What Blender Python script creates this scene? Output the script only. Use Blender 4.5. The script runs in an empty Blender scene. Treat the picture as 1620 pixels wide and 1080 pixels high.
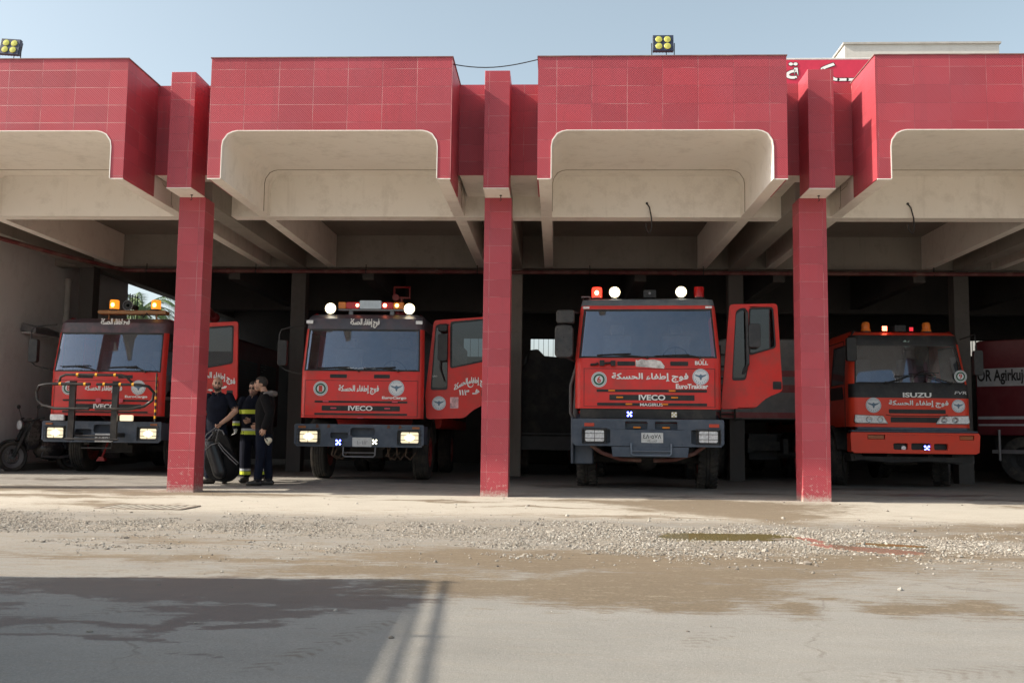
import bpy, bmesh, math, random
import numpy as np
from mathutils import Vector, Matrix
from mathutils.geometry import tessellate_polygon
random.seed(7); rng = np.random.default_rng(7)
S = bpy.context.scene
COL = S.collection
R = math.radians

# ------------------------------------------------------------------ camera
CX, CD, CH = 0.9116, 14.8821, 0.9028
YAW, PITCH, ROLL, FPX = 0.0452, 0.0945, 0.0123, 1574.2
cam = bpy.data.cameras.new('camera'); co = bpy.data.objects.new('camera', cam); COL.objects.link(co)
co.matrix_world = Matrix.Translation((CX, -CD, CH)) @ Matrix.Rotation(YAW, 4, 'Z') @ Matrix.Rotation(math.pi/2 + PITCH, 4, 'X') @ Matrix.Rotation(ROLL, 4, 'Z')
cam.sensor_width = 36; cam.lens = FPX/1620*36; cam.clip_end = 2000; cam.clip_start = .05
S.camera = co
# ------------------------------------------------------------------ light
LX, LY = 1.41, 0.235                                   # the sun's rays move this far right / inwards per metre down
EL = math.atan(1/math.hypot(LX, LY)); AZ = math.atan2(-LX, -LY)
w = bpy.data.worlds.new('World'); S.world = w; w.use_nodes = True
nt = w.node_tree; bg = nt.nodes['Background']
sky = nt.nodes.new('ShaderNodeTexSky'); sky.sky_type = 'NISHITA'; sky.sun_disc = False
sky.sun_elevation = EL; sky.sun_rotation = AZ; sky.air_density = 1.0; sky.dust_density = 3.5; sky.ozone_density = 1.0; sky.altitude = 300
hs = nt.nodes.new('ShaderNodeHueSaturation'); hs.inputs['Hue'].default_value = .475; hs.inputs['Saturation'].default_value = .60; hs.inputs['Value'].default_value = .73; nt.links.new(sky.outputs[0], hs.inputs['Color']); nt.links.new(hs.outputs[0], bg.inputs[0]); bg.inputs[1].default_value = 0.15
sl = bpy.data.lights.new('sun', 'SUN'); sl.energy = 3.8; sl.angle = R(.4); sl.color = (1, .90, .76)
so = bpy.data.objects.new('sun', sl); COL.objects.link(so)
so.rotation_euler = Vector((LX, LY, -1)).to_track_quat('-Z', 'Y').to_euler()
so.location = (-20, -6, 20)
S.view_settings.view_transform = 'Standard'; S.view_settings.look = 'None'; S.view_settings.exposure = 1.04; S.view_settings.gamma = 1
S.cycles.use_denoising = True
S.cycles.max_bounces = 10; S.cycles.transparent_max_bounces = 16

# ------------------------------------------------------------------ materials
MATS = {}
def nodes(m):
    m.use_nodes = True; t = m.node_tree; return t, t.nodes['Principled BSDF']
def N(t, typ, **kw):
    n = t.nodes.new(typ)
    for k, v in kw.items():
        if k.startswith('i_'):
            key = k[2:]; n.inputs[int(key) if key.isdigit() else key].default_value = v
        else: setattr(n, k, v)
    return n
def math_(t, op, a, b=None, c=None):
    n = t.nodes.new('ShaderNodeMath'); n.operation = op
    for i, x in enumerate((a, b, c)):
        if x is None: continue
        if isinstance(x, (int, float)): n.inputs[i].default_value = x
        else: t.links.new(x, n.inputs[i])
    return n.outputs[0]
def mixc(t, fac, a, b):
    n = t.nodes.new('ShaderNodeMix'); n.data_type = 'RGBA'
    for x, i in ((fac, 0), (a, 6), (b, 7)):
        if isinstance(x, (int, float)): n.inputs[i].default_value = x
        elif isinstance(x, tuple): n.inputs[i].default_value = x if len(x) == 4 else (*x, 1)
        else: t.links.new(x, n.inputs[i])
    return n.outputs[2]
def ramp(t, fac, lo, hi):
    n = N(t, 'ShaderNodeMapRange', clamp=True, i_1=lo, i_2=hi); t.links.new(fac, n.inputs[0]); return n.outputs[0]
def noise(t, scale, detail=6, rough=.6, vec=None):
    n = N(t, 'ShaderNodeTexNoise', i_Scale=scale, i_Detail=detail, i_Roughness=rough)
    if vec is None:
        g = N(t, 'ShaderNodeNewGeometry'); vec = g.outputs['Position']
    t.links.new(vec, n.inputs['Vector']); return n.outputs[0]
def bump(t, b, h, strength=.3, dist=.01):
    n = N(t, 'ShaderNodeBump', i_Strength=strength, i_Distance=dist); t.links.new(h, n.inputs['Height']); t.links.new(n.outputs[0], b.inputs['Normal']); return n

def mat(name, col, rough=.5, metal=0, var=.15, scale=6, bmp=0, dirt=None, dirt_amt=.4, dirt_scale=3, coat=0, spec=.5):
    if name in MATS: return MATS[name]
    m = bpy.data.materials.new(name); MATS[name] = m; t, b = nodes(m)
    n1 = noise(t, scale)
    c = mixc(t, ramp(t, n1, .3, .7), tuple(x*(1-var) for x in col), tuple(min(1, x*(1+var)) for x in col))
    rv = rough
    if dirt:
        n2 = noise(t, dirt_scale, 9, .68)
        f = math_(t, 'MULTIPLY', ramp(t, n2, .45, .72), dirt_amt)
        c = mixc(t, f, c, dirt)
        rr = N(t, 'ShaderNodeMapRange', i_1=0., i_2=1., i_3=rough, i_4=min(.9, rough+.45)); t.links.new(f, rr.inputs[0]); t.links.new(rr.outputs[0], b.inputs['Roughness'])
    else: b.inputs['Roughness'].default_value = rough
    t.links.new(c, b.inputs['Base Color']); b.inputs['Metallic'].default_value = metal
    b.inputs['Coat Weight'].default_value = coat; b.inputs['Specular IOR Level'].default_value = spec
    if bmp: bump(t, b, noise(t, scale*6, 8), bmp, .01)
    return m
def emis(name, col, strength, base=None):
    if name in MATS: return MATS[name]
    m = bpy.data.materials.new(name); MATS[name] = m; t, b = nodes(m)
    b.inputs['Base Color'].default_value = (*(base or col), 1); b.inputs['Emission Color'].default_value = (*col, 1)
    b.inputs['Emission Strength'].default_value = strength; b.inputs['Roughness'].default_value = .25
    return m
def glass(name, tint, refl, rough=.02, dust=0, gloss=(1, 1, 1)):
    m = bpy.data.materials.new(name); MATS[name] = m; m.use_nodes = True; t = m.node_tree; t.nodes.clear()
    o = N(t, 'ShaderNodeOutputMaterial'); tr = N(t, 'ShaderNodeBsdfTransparent', i_0=(*tint, 1)); gl = N(t, 'ShaderNodeBsdfGlossy', i_Roughness=rough, i_0=(*gloss, 1))
    fr = N(t, 'ShaderNodeFresnel', i_IOR=1.5)
    f = math_(t, 'MINIMUM', math_(t, 'ADD', fr.outputs[0], refl), 1.)
    mx = N(t, 'ShaderNodeMixShader'); t.links.new(f, mx.inputs[0]); t.links.new(tr.outputs[0], mx.inputs[1]); t.links.new(gl.outputs[0], mx.inputs[2])
    out = mx.outputs[0]
    if dust:
        df = N(t, 'ShaderNodeBsdfDiffuse', i_0=(.5, .47, .42, 1)); m2 = N(t, 'ShaderNodeMixShader')
        t.links.new(math_(t, 'MULTIPLY', ramp(t, noise(t, 2.5, 9, .7), .35, .8), dust), m2.inputs[0]); t.links.new(out, m2.inputs[1]); t.links.new(df.outputs[0], m2.inputs[2]); out = m2.outputs[0]
    t.links.new(out, o.inputs[0]); return m

DUST = (.33, .28, .22)
RED = mat('fire_red_paint', (.66, .038, .030), .36, var=.09, scale=1.5, dirt=(.20, .10, .08), dirt_amt=.42, dirt_scale=3.4, coat=.0, spec=.35)
RED2 = mat('orange_red_paint', (.74, .058, .026), .34, var=.07, scale=1.5, dirt=(.25, .12, .08), dirt_amt=.15, dirt_scale=2, coat=0, spec=.35)
DRED = mat('dark_red_paint', (.28, .016, .022), .4, var=.1, scale=1.5, dirt=DUST, dirt_amt=.3)
SLATE = mat('slate_grey_paint', (.055, .075, .108), .5, var=.25, scale=5, dirt=(.13, .125, .115), dirt_amt=.4, dirt_scale=5, bmp=.1)
VISOR = mat('dark_visor_paint', (.07, .055, .068), .4, var=.3, scale=2.5, dirt=(.35, .1, .1), dirt_amt=.35, dirt_scale=2.5)
GREYP = mat('grey_roof_paint', (.12, .145, .17), .5, var=.15, dirt=DUST, dirt_amt=.2)
BLACK = mat('black_plastic', (.012, .012, .013), .5, var=.2, dirt=(.12, .11, .1), dirt_amt=.25)
DARK = mat('dark_chassis', (.02, .02, .02), .7, var=.3, dirt=(.12, .1, .08), dirt_amt=.4)
RUBBER = mat('tyre_rubber', (.026, .025, .024), .8, var=.2, dirt=(.14, .12, .095), dirt_amt=.7, dirt_scale=4, bmp=.2)
RIM = mat('rim_paint', (.25, .03, .03), .5, dirt=DUST, dirt_amt=.6)
CHROME = mat('bare_metal', (.45, .45, .45), .3, metal=.9, var=.1)
GREYM = mat('grey_metal', (.2, .2, .21), .45, metal=.5, var=.1, dirt=DUST, dirt_amt=.2)
WHITE = mat('white_lettering', (.8, .8, .78), .45, var=.04)
BLKLET = mat('black_lettering', (.01, .01, .012), .5)
REDLET = mat('red_numeral', (.5, .05, .03), .5)
GREEN = mat('green_badge', (.012, .10, .055), .4, var=.05)
BADGEW = mat('white_badge', (.68, .71, .74), .4, var=.04, dirt=DUST, dirt_amt=.15)
BADGEB = mat('blue_grey_badge', (.10, .17, .25), .4)
AMBER = mat('amber_lens', (.75, .22, .01), .2, var=.05)
AMBERD = mat('dull_amber_lens', (.30, .10, .03), .3, var=.05)
REDL = mat('red_lens', (.5, .01, .01), .2, var=.05)
PINKL = mat('pink_marker', (.6, .08, .12), .3)
LENS = mat('clear_lens', (.78, .79, .80), .12, var=.25, scale=30)
PLATE = mat('number_plate', (.6, .62, .62), .4, dirt=DUST, dirt_amt=.4, dirt_scale=9)
YELB = mat('yellow_tape', (.8, .38, .02), .5)
E_HEAD = emis('headlight_glow', (1, .84, .55), .38, (.7, .65, .5))
E_HEADHOT = emis('headlight_core', (1, .86, .58), 2.0)
E_SPOT = emis('spotlight_glow', (1, .86, .55), 1.6); E_SPOTHOT = emis('spotlight_core', (1, .96, .85), 6)
E_AMB = emis('amber_beacon_glow', (1, .30, .02), .55, (.8, .25, .02))
E_AMBHOT = emis('amber_beacon_core', (1, .62, .12), 4)
E_RED = emis('red_beacon_glow', (1, .04, .02), 1.5, (.7, .03, .02))
E_REDHOT = emis('red_beacon_core', (1, .22, .12), 8)
E_BLUE = emis('blue_led', (.12, .16, 1), 7)
E_REDLED = emis('red_led', (1, .16, .08), 5)
GLASS = glass('windscreen_glass', (.70, .75, .78), .10, .03, .10, (.75, .88, 1.12))
GLASS3 = glass('side_glass', (.30, .34, .36), .02, .02, .015)
MIRROR = mat('mirror_glass', (.7, .72, .75), .05, metal=1, var=.02)
SEAT = mat('seat_fabric', (.17, .18, .20), .85)
CABIN = mat('cabin_trim', (.13, .13, .135), .75)

# ------------------------------------------------------------------ mesh helpers
class MB:
    def __init__(s): s.v = []; s.f = []; s.m = []
    def add(s, vs, fs, mi=0):
        n = len(s.v); s.v += [tuple(v) for v in vs]; s.f += [tuple(i+n for i in f) for f in fs]; s.m += [mi]*len(fs); return s
    def box(s, x0, x1, y0, y1, z0, z1, mi=0, M=None):
        v = [(x, y, z) for x in (x0, x1) for y in (y0, y1) for z in (z0, z1)]
        if M: v = [M @ Vector(p) for p in v]
        return s.add(v, [(0, 1, 3, 2), (4, 6, 7, 5), (0, 4, 5, 1), (2, 3, 7, 6), (0, 2, 6, 4), (1, 5, 7, 3)], mi)
    def prism(s, poly, a, b, ax='y', mi=0):
        def P(p, t): return (p[0], t, p[1]) if ax == 'y' else ((t, p[0], p[1]) if ax == 'x' else (p[0], p[1], t))
        n = len(poly); vs = [P(p, a) for p in poly] + [P(p, b) for p in poly]
        fs = [tuple(range(n))[::-1], tuple(range(n, 2*n))] + [(i, (i+1) % n, n+(i+1) % n, n+i) for i in range(n)]
        return s.add(vs, fs, mi)
    def plate(s, outer, holes, y0, y1, mi=0, ax='y'):
        def P(p, t): return (p[0], t, p[1]) if ax == 'y' else (t, p[0], p[1])
        rings = [outer] + list(holes); flat = [p for r in rings for p in r]
        tris = tessellate_polygon([[Vector((p[0], p[1], 0)) for p in r] for r in rings])
        n = len(flat); vs = [P(p, y0) for p in flat] + [P(p, y1) for p in flat]
        fs = [tuple(t) for t in tris] + [tuple(i+n for i in t[::-1]) for t in tris]
        k = 0
        for r in rings:
            for i in range(len(r)): a, b = k+i, k+(i+1) % len(r); fs.append((a, b, b+n, a+n))
            k += len(r)
        return s.add(vs, fs, mi)
    def tube(s, pts, r, n=8, mi=0, caps=True):
        pts = [Vector(p) for p in pts]; rs = r if isinstance(r, (list, tuple)) else [r]*len(pts)
        vs = []; up = None
        for i, p in enumerate(pts):
            d = (pts[min(i+1, len(pts)-1)] - pts[max(i-1, 0)]).normalized()
            if up is None: up = d.orthogonal().normalized()
            else:
                up = up - d*up.dot(d); up = up.normalized() if up.length > 1e-6 else d.orthogonal().normalized()
            q = d.cross(up)
            for k in range(n):
                a = 2*math.pi*k/n; vs.append(p + (up*math.cos(a) + q*math.sin(a))*rs[i])
        fs = [(i*n+k, i*n+(k+1) % n, (i+1)*n+(k+1) % n, (i+1)*n+k) for i in range(len(pts)-1) for k in range(n)]
        if caps: fs += [tuple(range(n))[::-1], tuple(range((len(pts)-1)*n, len(pts)*n))]
        return s.add(vs, fs, mi)
    def lathe(s, prof, c, ax='z', n=24, mi=0, caps=True):
        """prof: (radius, height along the axis)"""
        vs = []
        for r, h in prof:
            for k in range(n):
                a = 2*math.pi*k/n; u, v = r*math.cos(a), r*math.sin(a)
                p = (u, v, h) if ax == 'z' else ((h, u, v) if ax == 'x' else (u, h, v))
                vs.append((p[0]+c[0], p[1]+c[1], p[2]+c[2]))
        m = len(prof)
        fs = [(i*n+k, i*n+(k+1) % n, (i+1)*n+(k+1) % n, (i+1)*n+k) for i in range(m-1) for k in range(n)]
        if caps: fs += [tuple(range(n))[::-1], tuple(range((m-1)*n, m*n))]
        return s.add(vs, fs, mi)
    def ell(s, c, r, n=16, m=10, mi=0, M=None):
        vs = []; fs = []
        for i in range(m+1):
            t = math.pi*i/m
            for k in range(n):
                a = 2*math.pi*k/n; p = Vector((r[0]*math.sin(t)*math.cos(a), r[1]*math.sin(t)*math.sin(a), r[2]*math.cos(t)))
                if M: p = M @ p
                vs.append((p[0]+c[0], p[1]+c[1], p[2]+c[2]))
        fs = [(i*n+k, (i+1)*n+k, (i+1)*n+(k+1) % n, i*n+(k+1) % n) for i in range(m) for k in range(n)]
        return s.add(vs, fs, mi)
    def move(s, M): s.v = [tuple(M @ Vector(p)) for p in s.v]; return s
    def build(s, name, mats, parent=None, bevel=0, smooth=35, loc=None):
        me = bpy.data.meshes.new(name); me.from_pydata(s.v, [], s.f)
        for m in (mats if isinstance(mats, (list, tuple)) else [mats]): me.materials.append(m)
        me.polygons.foreach_set('material_index', s.m)
        bm = bmesh.new(); bm.from_mesh(me)
        bmesh.ops.remove_doubles(bm, verts=bm.verts, dist=1e-5)
        bmesh.ops.dissolve_degenerate(bm, dist=1e-6, edges=bm.edges)
        bmesh.ops.recalc_face_normals(bm, faces=bm.faces)
        if smooth:
            c = R(smooth)
            for f in bm.faces: f.smooth = True
            for e in bm.edges: e.smooth = len(e.link_faces) == 2 and e.calc_face_angle(3) < c
        bm.to_mesh(me); bm.free()
        o = bpy.data.objects.new(name, me); COL.objects.link(o)
        if parent: o.parent = parent
        if loc: o.location = loc
        if bevel:
            b = o.modifiers.new('bevel', 'BEVEL'); b.width = bevel; b.segments = 2; b.limit_method = 'ANGLE'; b.angle_limit = R(50); b.harden_normals = False
        return o
def empty(name, loc, rz=0):
    o = bpy.data.objects.new(name, None); COL.objects.link(o); o.location = loc; o.rotation_euler = (0, 0, rz); o.empty_display_size = .2; return o
def tag(o, label=None, cat=None, group=None, kind=None):
    for k, v in (('label', label), ('category', cat), ('group', group), ('kind', kind)):
        if v: o[k] = v
    return o
def rr(x0, x1, z0, z1, r=.03, n=4):
    p = []
    for cx, cz, a0 in ((x1-r, z1-r, 0), (x0+r, z1-r, 90), (x0+r, z0+r, 180), (x1-r, z0+r, 270)):
        for k in range(n+1):
            a = R(a0+90*k/n); p.append((cx+r*math.cos(a), cz+r*math.sin(a)))
    return p
def circ(cx, cz, r, n=28): return [(cx+r*math.cos(2*math.pi*k/n), cz+r*math.sin(2*math.pi*k/n)) for k in range(n)]
def rpoly(pts, r=.04, n=3):
    out = []; m = len(pts)
    for i in range(m):
        p = Vector(pts[i]); a = (Vector(pts[i-1])-p); b = (Vector(pts[(i+1) % m])-p); q = min(r, a.length*.4, b.length*.4)
        p0 = p+a.normalized()*q; p1 = p+b.normalized()*q
        for k in range(n+1):
            t = k/n; out.append(tuple(p0*(1-t)**2 + p*2*t*(1-t) + p1*t*t))
    return out
# ------------------------------------------------------------------ lettering (Arabic is shaped and set right to left here)
AR = {'ا': ('FE8D', 'FE8E'), 'إ': ('FE87', 'FE88'), 'ر': ('FEAD', 'FEAE'), 'و': ('FEED', 'FEEE'), 'ة': ('FE93', 'FE94'), 'ء': ('FE80',),
      'ف': ('FED1', 'FED2', 'FED3', 'FED4'), 'ج': ('FE9D', 'FE9E', 'FE9F', 'FEA0'), 'ط': ('FEC1', 'FEC2', 'FEC3', 'FEC4'), 'ل': ('FEDD', 'FEDE', 'FEDF', 'FEE0'),
      'ح': ('FEA1', 'FEA2', 'FEA3', 'FEA4'), 'س': ('FEB1', 'FEB2', 'FEB3', 'FEB4'), 'ك': ('FED9', 'FEDA', 'FEDB', 'FEDC'), 'ه': ('FEE9', 'FEEA', 'FEEB', 'FEEC'),
      'ي': ('FEF1', 'FEF2', 'FEF3', 'FEF4'), 'ب': ('FE8F', 'FE90', 'FE91', 'FE92'), 'م': ('FEE1', 'FEE2', 'FEE3', 'FEE4'), 'ن': ('FEE5', 'FEE6', 'FEE7', 'FEE8'), 'ـ': ('0640',)*4}
def shape(s):
    if not any(c in AR for c in s): return s
    out = []; digits = ''
    for i, c in enumerate(s):
        if c not in AR: out.append(c); continue
        f = AR[c]; pv = i > 0 and s[i-1] in AR and len(AR[s[i-1]]) == 4
        nx = i+1 < len(s) and s[i+1] in AR and len(AR[s[i+1]]) > 1 and len(f) == 4
        pv = pv and len(f) > 1
        out.append(chr(int(f[(3 if nx else 1) if pv else (2 if nx else 0)], 16)))
    res = ''.join(out)[::-1]
    import re
    return re.sub('[\u0660-\u0669]+', lambda m: m.group(0)[::-1], res)
_TC = {}
def text_geo(s, bold=.012, res=3):
    key = (s, bold)
    if key not in _TC:
        c = bpy.data.curves.new('t', 'FONT'); c.body = shape(s); c.resolution_u = res; c.offset = bold; c.fill_mode = 'FRONT'
        o = bpy.data.objects.new('t', c); COL.objects.link(o)
        dg = bpy.context.evaluated_depsgraph_get(); me = bpy.data.meshes.new_from_object(o.evaluated_get(dg))
        v = np.array([x.co[:] for x in me.vertices]); f = [tuple(p.vertices) for p in me.polygons]
        bpy.data.objects.remove(o); bpy.data.curves.remove(c); bpy.data.meshes.remove(me); _TC[key] = (v, f)
    return _TC[key]
def lettering(s, x0, x1, z0, z1, y, parent, m=None, bold=.012, name='lettering', bend=0, rise=0, ax='y', build=True, mb=None, mi=0, italic=0):
    heavy = max(0, bold-.014) if any('\u0600' <= c_ <= '\u06ff' for c_ in s) else 0
    v, f = text_geo(s, min(bold, .014) if heavy else bold); mn = v.min(0); mx = v.max(0)
    u = (v[:, 0]-mn[0])/(mx[0]-mn[0]); t = (v[:, 1]-mn[1])/(mx[1]-mn[1])
    X = x0+u*(x1-x0)+italic*t*(z1-z0); Z = z0+t*(z1-z0)+bend*(u-.5)**2*4+rise*(u-.5)
    mb = mb or MB(); n = len(mb.v)
    q_ = heavy*(z1-z0)/(mx[1]-mn[1])*1.15
    for k, (du, dz) in enumerate(((0, 0), (1, .35), (-1, -.35), (.35, -1), (-.35, 1)) if heavy else ((0, 0),)):
        if ax == 'y': mb.add([(a+du*q_, y-k*.0005, b+dz*q_) for a, b in zip(X, Z)], f, mi)
        else: mb.add([(y+k*.0005, a+du*q_, b+dz*q_) for a, b in zip(X, Z)], f, mi)
    if build: return mb.build(name, m or WHITE, parent, smooth=0)
def emblem(cx, cz, r, y, parent, num=None):
    mb = MB(); mb.plate(circ(cx, cz, r), [], y, y+.004, 0)
    if num:
        mb.plate(circ(cx, cz, r*.90), [circ(cx, cz, r*.86)], y-.0012, y, 1); mb.plate(circ(cx, cz, r*.74), [circ(cx, cz, r*.50)], y-.0015, y, 1); mb.plate(circ(cx, cz, r*.495), [], y-.0012, y, 3)
        lettering(num, cx-r*.25, cx+r*.25, cz-r*.42, cz+r*.42, y-.003, None, bold=.03, build=False, mb=mb, mi=2)
        mb.build('badge', [BADGEW, GREEN, REDLET, BADGEW], parent, smooth=0)
    else:
        mb.plate(circ(cx, cz, r*.93), [circ(cx, cz, r*.89)], y-.0012, y, 1)
        w_ = [(-.78, .34), (-.45, .26), (-.2, .18), (-.06, .3), (.02, .36), (.1, .28), (.22, .2), (.5, .27), (.8, .36), (.55, .1), (.28, -.02), (.14, -.12), (.12, -.3), (.02, -.42), (-.1, -.28), (-.12, -.1), (-.3, .0), (-.56, .1)]
        mb.plate([(cx+a*r, cz+b*r) for a, b in w_], [], y-.0015, y, 1)
        for k in range(7):
            a = R(205+k*21); mb.plate(circ(cx+.72*r*math.cos(a), cz+.72*r*math.sin(a), r*.055, 6), [], y-.0015, y, 1)
            a = R(60+k*10); mb.plate(circ(cx+.74*r*math.cos(a), cz+.74*r*math.sin(a), r*.04, 6), [], y-.0015, y, 1)
        mb.build('badge', [BADGEW, BADGEB], parent, smooth=0)

# ------------------------------------------------------------------ the ground
def sm(a, b, x): t = np.clip((x-a)/(b-a), 0, 1); return t*t*(3-2*t)
def gz(x, y): return float(sm(.2, 2.6, np.array(y, float))*np.clip(.055-.006*x, .02, .1))
def fbm(x, y, f=1, o=5, seed=0):
    """value noise over arrays"""
    r = np.random.default_rng(seed); tab = r.random((256, 256)); out = np.zeros_like(x); amp = .5; tot = 0
    for k in range(o):
        X = x*f+17.3*k+400; Y = y*f+9.1*k+400; i = np.floor(X).astype(int); j = np.floor(Y).astype(int); u = X-i; v = Y-j; u = u*u*(3-2*u); v = v*v*(3-2*v)
        g = lambda a, b: tab[a % 256, b % 256]
        out += amp*(g(i, j)*(1-u)*(1-v)+g(i+1, j)*u*(1-v)+g(i, j+1)*(1-u)*v+g(i+1, j+1)*u*v); tot += amp; amp *= .5; f *= 2
    return out/tot
# stains of the yard: (x, y, half width, half depth, amount)
MUD = [(2.45, -5.55, .95, .55, 1.), (3.5, -6.4, .8, .4, .9), (1.4, -7.4, 1.8, .6, 1.), (1.1, -8.8, .9, .45, 1.1), (1.9, -8.2, .9, .3, .8), (2.7, -7.3, 1.5, .35, .8), (-1.6, -7.7, 2.6, .30, .55), (-2.2, -6.6, 1.8, .2, .45), (3.6, -6.6, 1.6, .35, .75), (2.0, -6.9, 1.8, .3, .75),
       (-4.5, -.35, 1.1, .35, .9), (-6.9, .25, 1.3, .4, .9), (-3.2, -.25, .9, .3, .7), (-6.5, -1.3, 1.5, .25, .8), (2.9, -.75, 1.0, .55, 1.), (3.2, -1.7, .75, .8, .95), (3.5, -2.9, .5, .9, .8), (1.7, -.6, .9, .22, .8), (1.6, -.8, .9, .2, .6), (-.9, -1.1, .7, .16, .6), (.7, -2.0, .7, .14, .6), (1.9, -2.2, .4, .35, .6),
       (-4.6, -2.6, .6, .4, .7), (9.3, -.6, 1.2, .5, .9), (6.2, -4.2, 2.0, .6, .65), (5.0, -5.2, 2.2, .5, .6), (-.6, -8.3, 1.0, .4, .8), (1.9, -8.5, .5, .2, .6), (4.2, -7.0, 1.5, .14, .7), (2.5, -9.1, .3, .10, .8), (1.6, -9.35, .22, .22, .7), (2.05, -9.5, .3, .3, .6), (3.0, -9.3, .35, .25, .75), (1.5, -3.4, 2.5, .35, .45)]
WET = [(2.5, -5.53, .85, .50, 1.), (3.48, -6.4, .55, .42, .9), (3.75, -6.05, .4, .2, .9), (-1.3, -9.15, 1.5, .35, 1.), (-.45, -9.35, .75, .2, 1.), (-.6, -10.05, .32, .12, 1.), (-1.1, -10.1, .14, .5, .8), (-.7, -9.7, .75, .16, .95), (-1.9, -9.35, .5, .2, .8), (.0, -9.5, .5, .16, .9), (-1.5, -10.2, .5, .07, .8), (-1.2, -10.55, .7, .06, .8), (-2.0, -9.9, .35, .2, .8), (-.5, -10.9, .6, .05, .7), (-.1, -10.2, .3, .3, .45),
       (-1.0, -9.95, .35, .12, .7), (-6.2, -.1, 1.5, .12, .8), (1.4, 2.5, 1.2, .5, .9), (6.9, 2.0, 1.6, .25, 1.), (8.4, .9, 1.4, .35, 1.), (9.6, .1, 1.2, .35, 1.), (-1.0, 3.0, 1.4, .5, .8), (2.6, .7, 1.4, .22, .8), (4.2, 1.6, .8, .3, .8), (-7.6, 2.0, 1.4, .3, .7), (6.4, 3.6, 1.4, .5, .8)]
GRAV = [(-4.8, -5.35, 3.4, .72, 1.), (-1.6, -5.3, 2.2, .72, .95), (1.0, -5.3, 2.2, 1.0, .9), (2.6, -5.75, 1.7, 1.1, .95), (5.2, -6.1, 2.4, .9, .8), (7, -5.2, 2, .8, .6), (-1.4, -6.9, 2.2, .35, .55), (2.4, -6.9, 2.2, .35, .6), (.7, -6.5, 1.5, .35, .7), (4.4, -7.4, 1.6, .22, .6), (-4.5, -1.0, 1, .3, .2), (.0, -.55, 1.4, .3, .38), (4.9, -.4, 1., .25, .5), (-2.2, -1.6, .9, .25, .3)]
def field(lst, x, y):
    wx = x+(fbm(x, y, 1.1, 4, 5)-.5)*1.5; wy = y+(fbm(x, y, 1.6, 4, 6)-.5)*.9; f = np.zeros_like(x)
    for a, b, rx, ry, k in lst: f = np.maximum(f, k*np.exp(-np.sqrt(((wx-a)/rx)**2+((wy-b)/ry)**2)*.9))
    return f
def grid_axis(lo, hi, a, b, step):
    mid = np.arange(a, b+1e-6, step); out = [mid]
    l = [a]; s_ = step
    while l[-1] > lo: s_ *= 1.35; l.append(max(lo, l[-1]-s_))
    h = [b]; s_ = step
    while h[-1] < hi: s_ *= 1.35; h.append(min(hi, h[-1]+s_))
    return np.concatenate([np.array(l[:0:-1]), mid, np.array(h[1:])])
gxs = grid_axis(-400, 400, -7.5, 8.5, .045); gys = grid_axis(-300, 500, -12.2, 3, .045)
GX, GY = np.meshgrid(gxs, gys); nx, ny = len(gxs), len(gys)
A_mud = field([(a, b, rx*(1.35 if b > -3.3 else 1.), ry*(1.2 if b > -3.3 else 1.), k*1.22) for a, b, rx, ry, k in MUD], GX, GY); A_wet = field(WET, GX, GY); A_gr = field(GRAV, GX, GY)
near = (np.abs(GX) < 14) & (GY > -13) & (GY < 8)
hgt = sm(.2, 2.6, GY)*np.clip(.055-.006*GX, .02, .1)
tn = (fbm(GX, GY, .8, 5, 11)-.5)
hgt = hgt + np.where(near & (GY < -.4), tn*.025+(fbm(GX, GY, 6, 3, 12)-.5)*.012*np.clip(A_gr*1.6, 0, 1), 0)*sm(-.3, -1.2, GY)
vs = np.stack([GX.ravel(), GY.ravel(), hgt.ravel()], 1)
idx = np.arange(nx*ny).reshape(ny, nx)
fs = np.stack([idx[:-1, :-1].ravel(), idx[:-1, 1:].ravel(), idx[1:, 1:].ravel(), idx[1:, :-1].ravel()], 1)
me = bpy.data.meshes.new('ground'); me.vertices.add(len(vs)); me.vertices.foreach_set('co', vs.ravel())
me.loops.add(fs.size); me.loops.foreach_set('vertex_index', fs.ravel().astype(np.int32)); me.polygons.add(len(fs)); me.polygons.foreach_set('loop_start', np.arange(0, fs.size, 4, dtype=np.int32)); me.update(calc_edges=True)
at = me.color_attributes.new('stains', 'FLOAT_COLOR', 'POINT')
at.data.foreach_set('color', np.stack([A_mud.ravel(), A_wet.ravel(), A_gr.ravel(), np.ones(nx*ny)], 1).ravel().astype(np.float32))
me.polygons.foreach_set('use_smooth', np.ones(len(fs), bool))
TRACKS = [((1.47, -10.45), (1.80, -9.85), .09, .7), ((2.0, -11.0), (3.1, -10.6), .10, .6), ((-.25, -11.15), (.15, -9.85), .075, .75), ((-2.6, -9.35), (-1.6, -8.0), .1, .6), ((-1.5, -10.5), (-1.2, -9.5), .1, .6), ((3.5, -9.2), (5.5, -8.6), .1, .5)]
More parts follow.
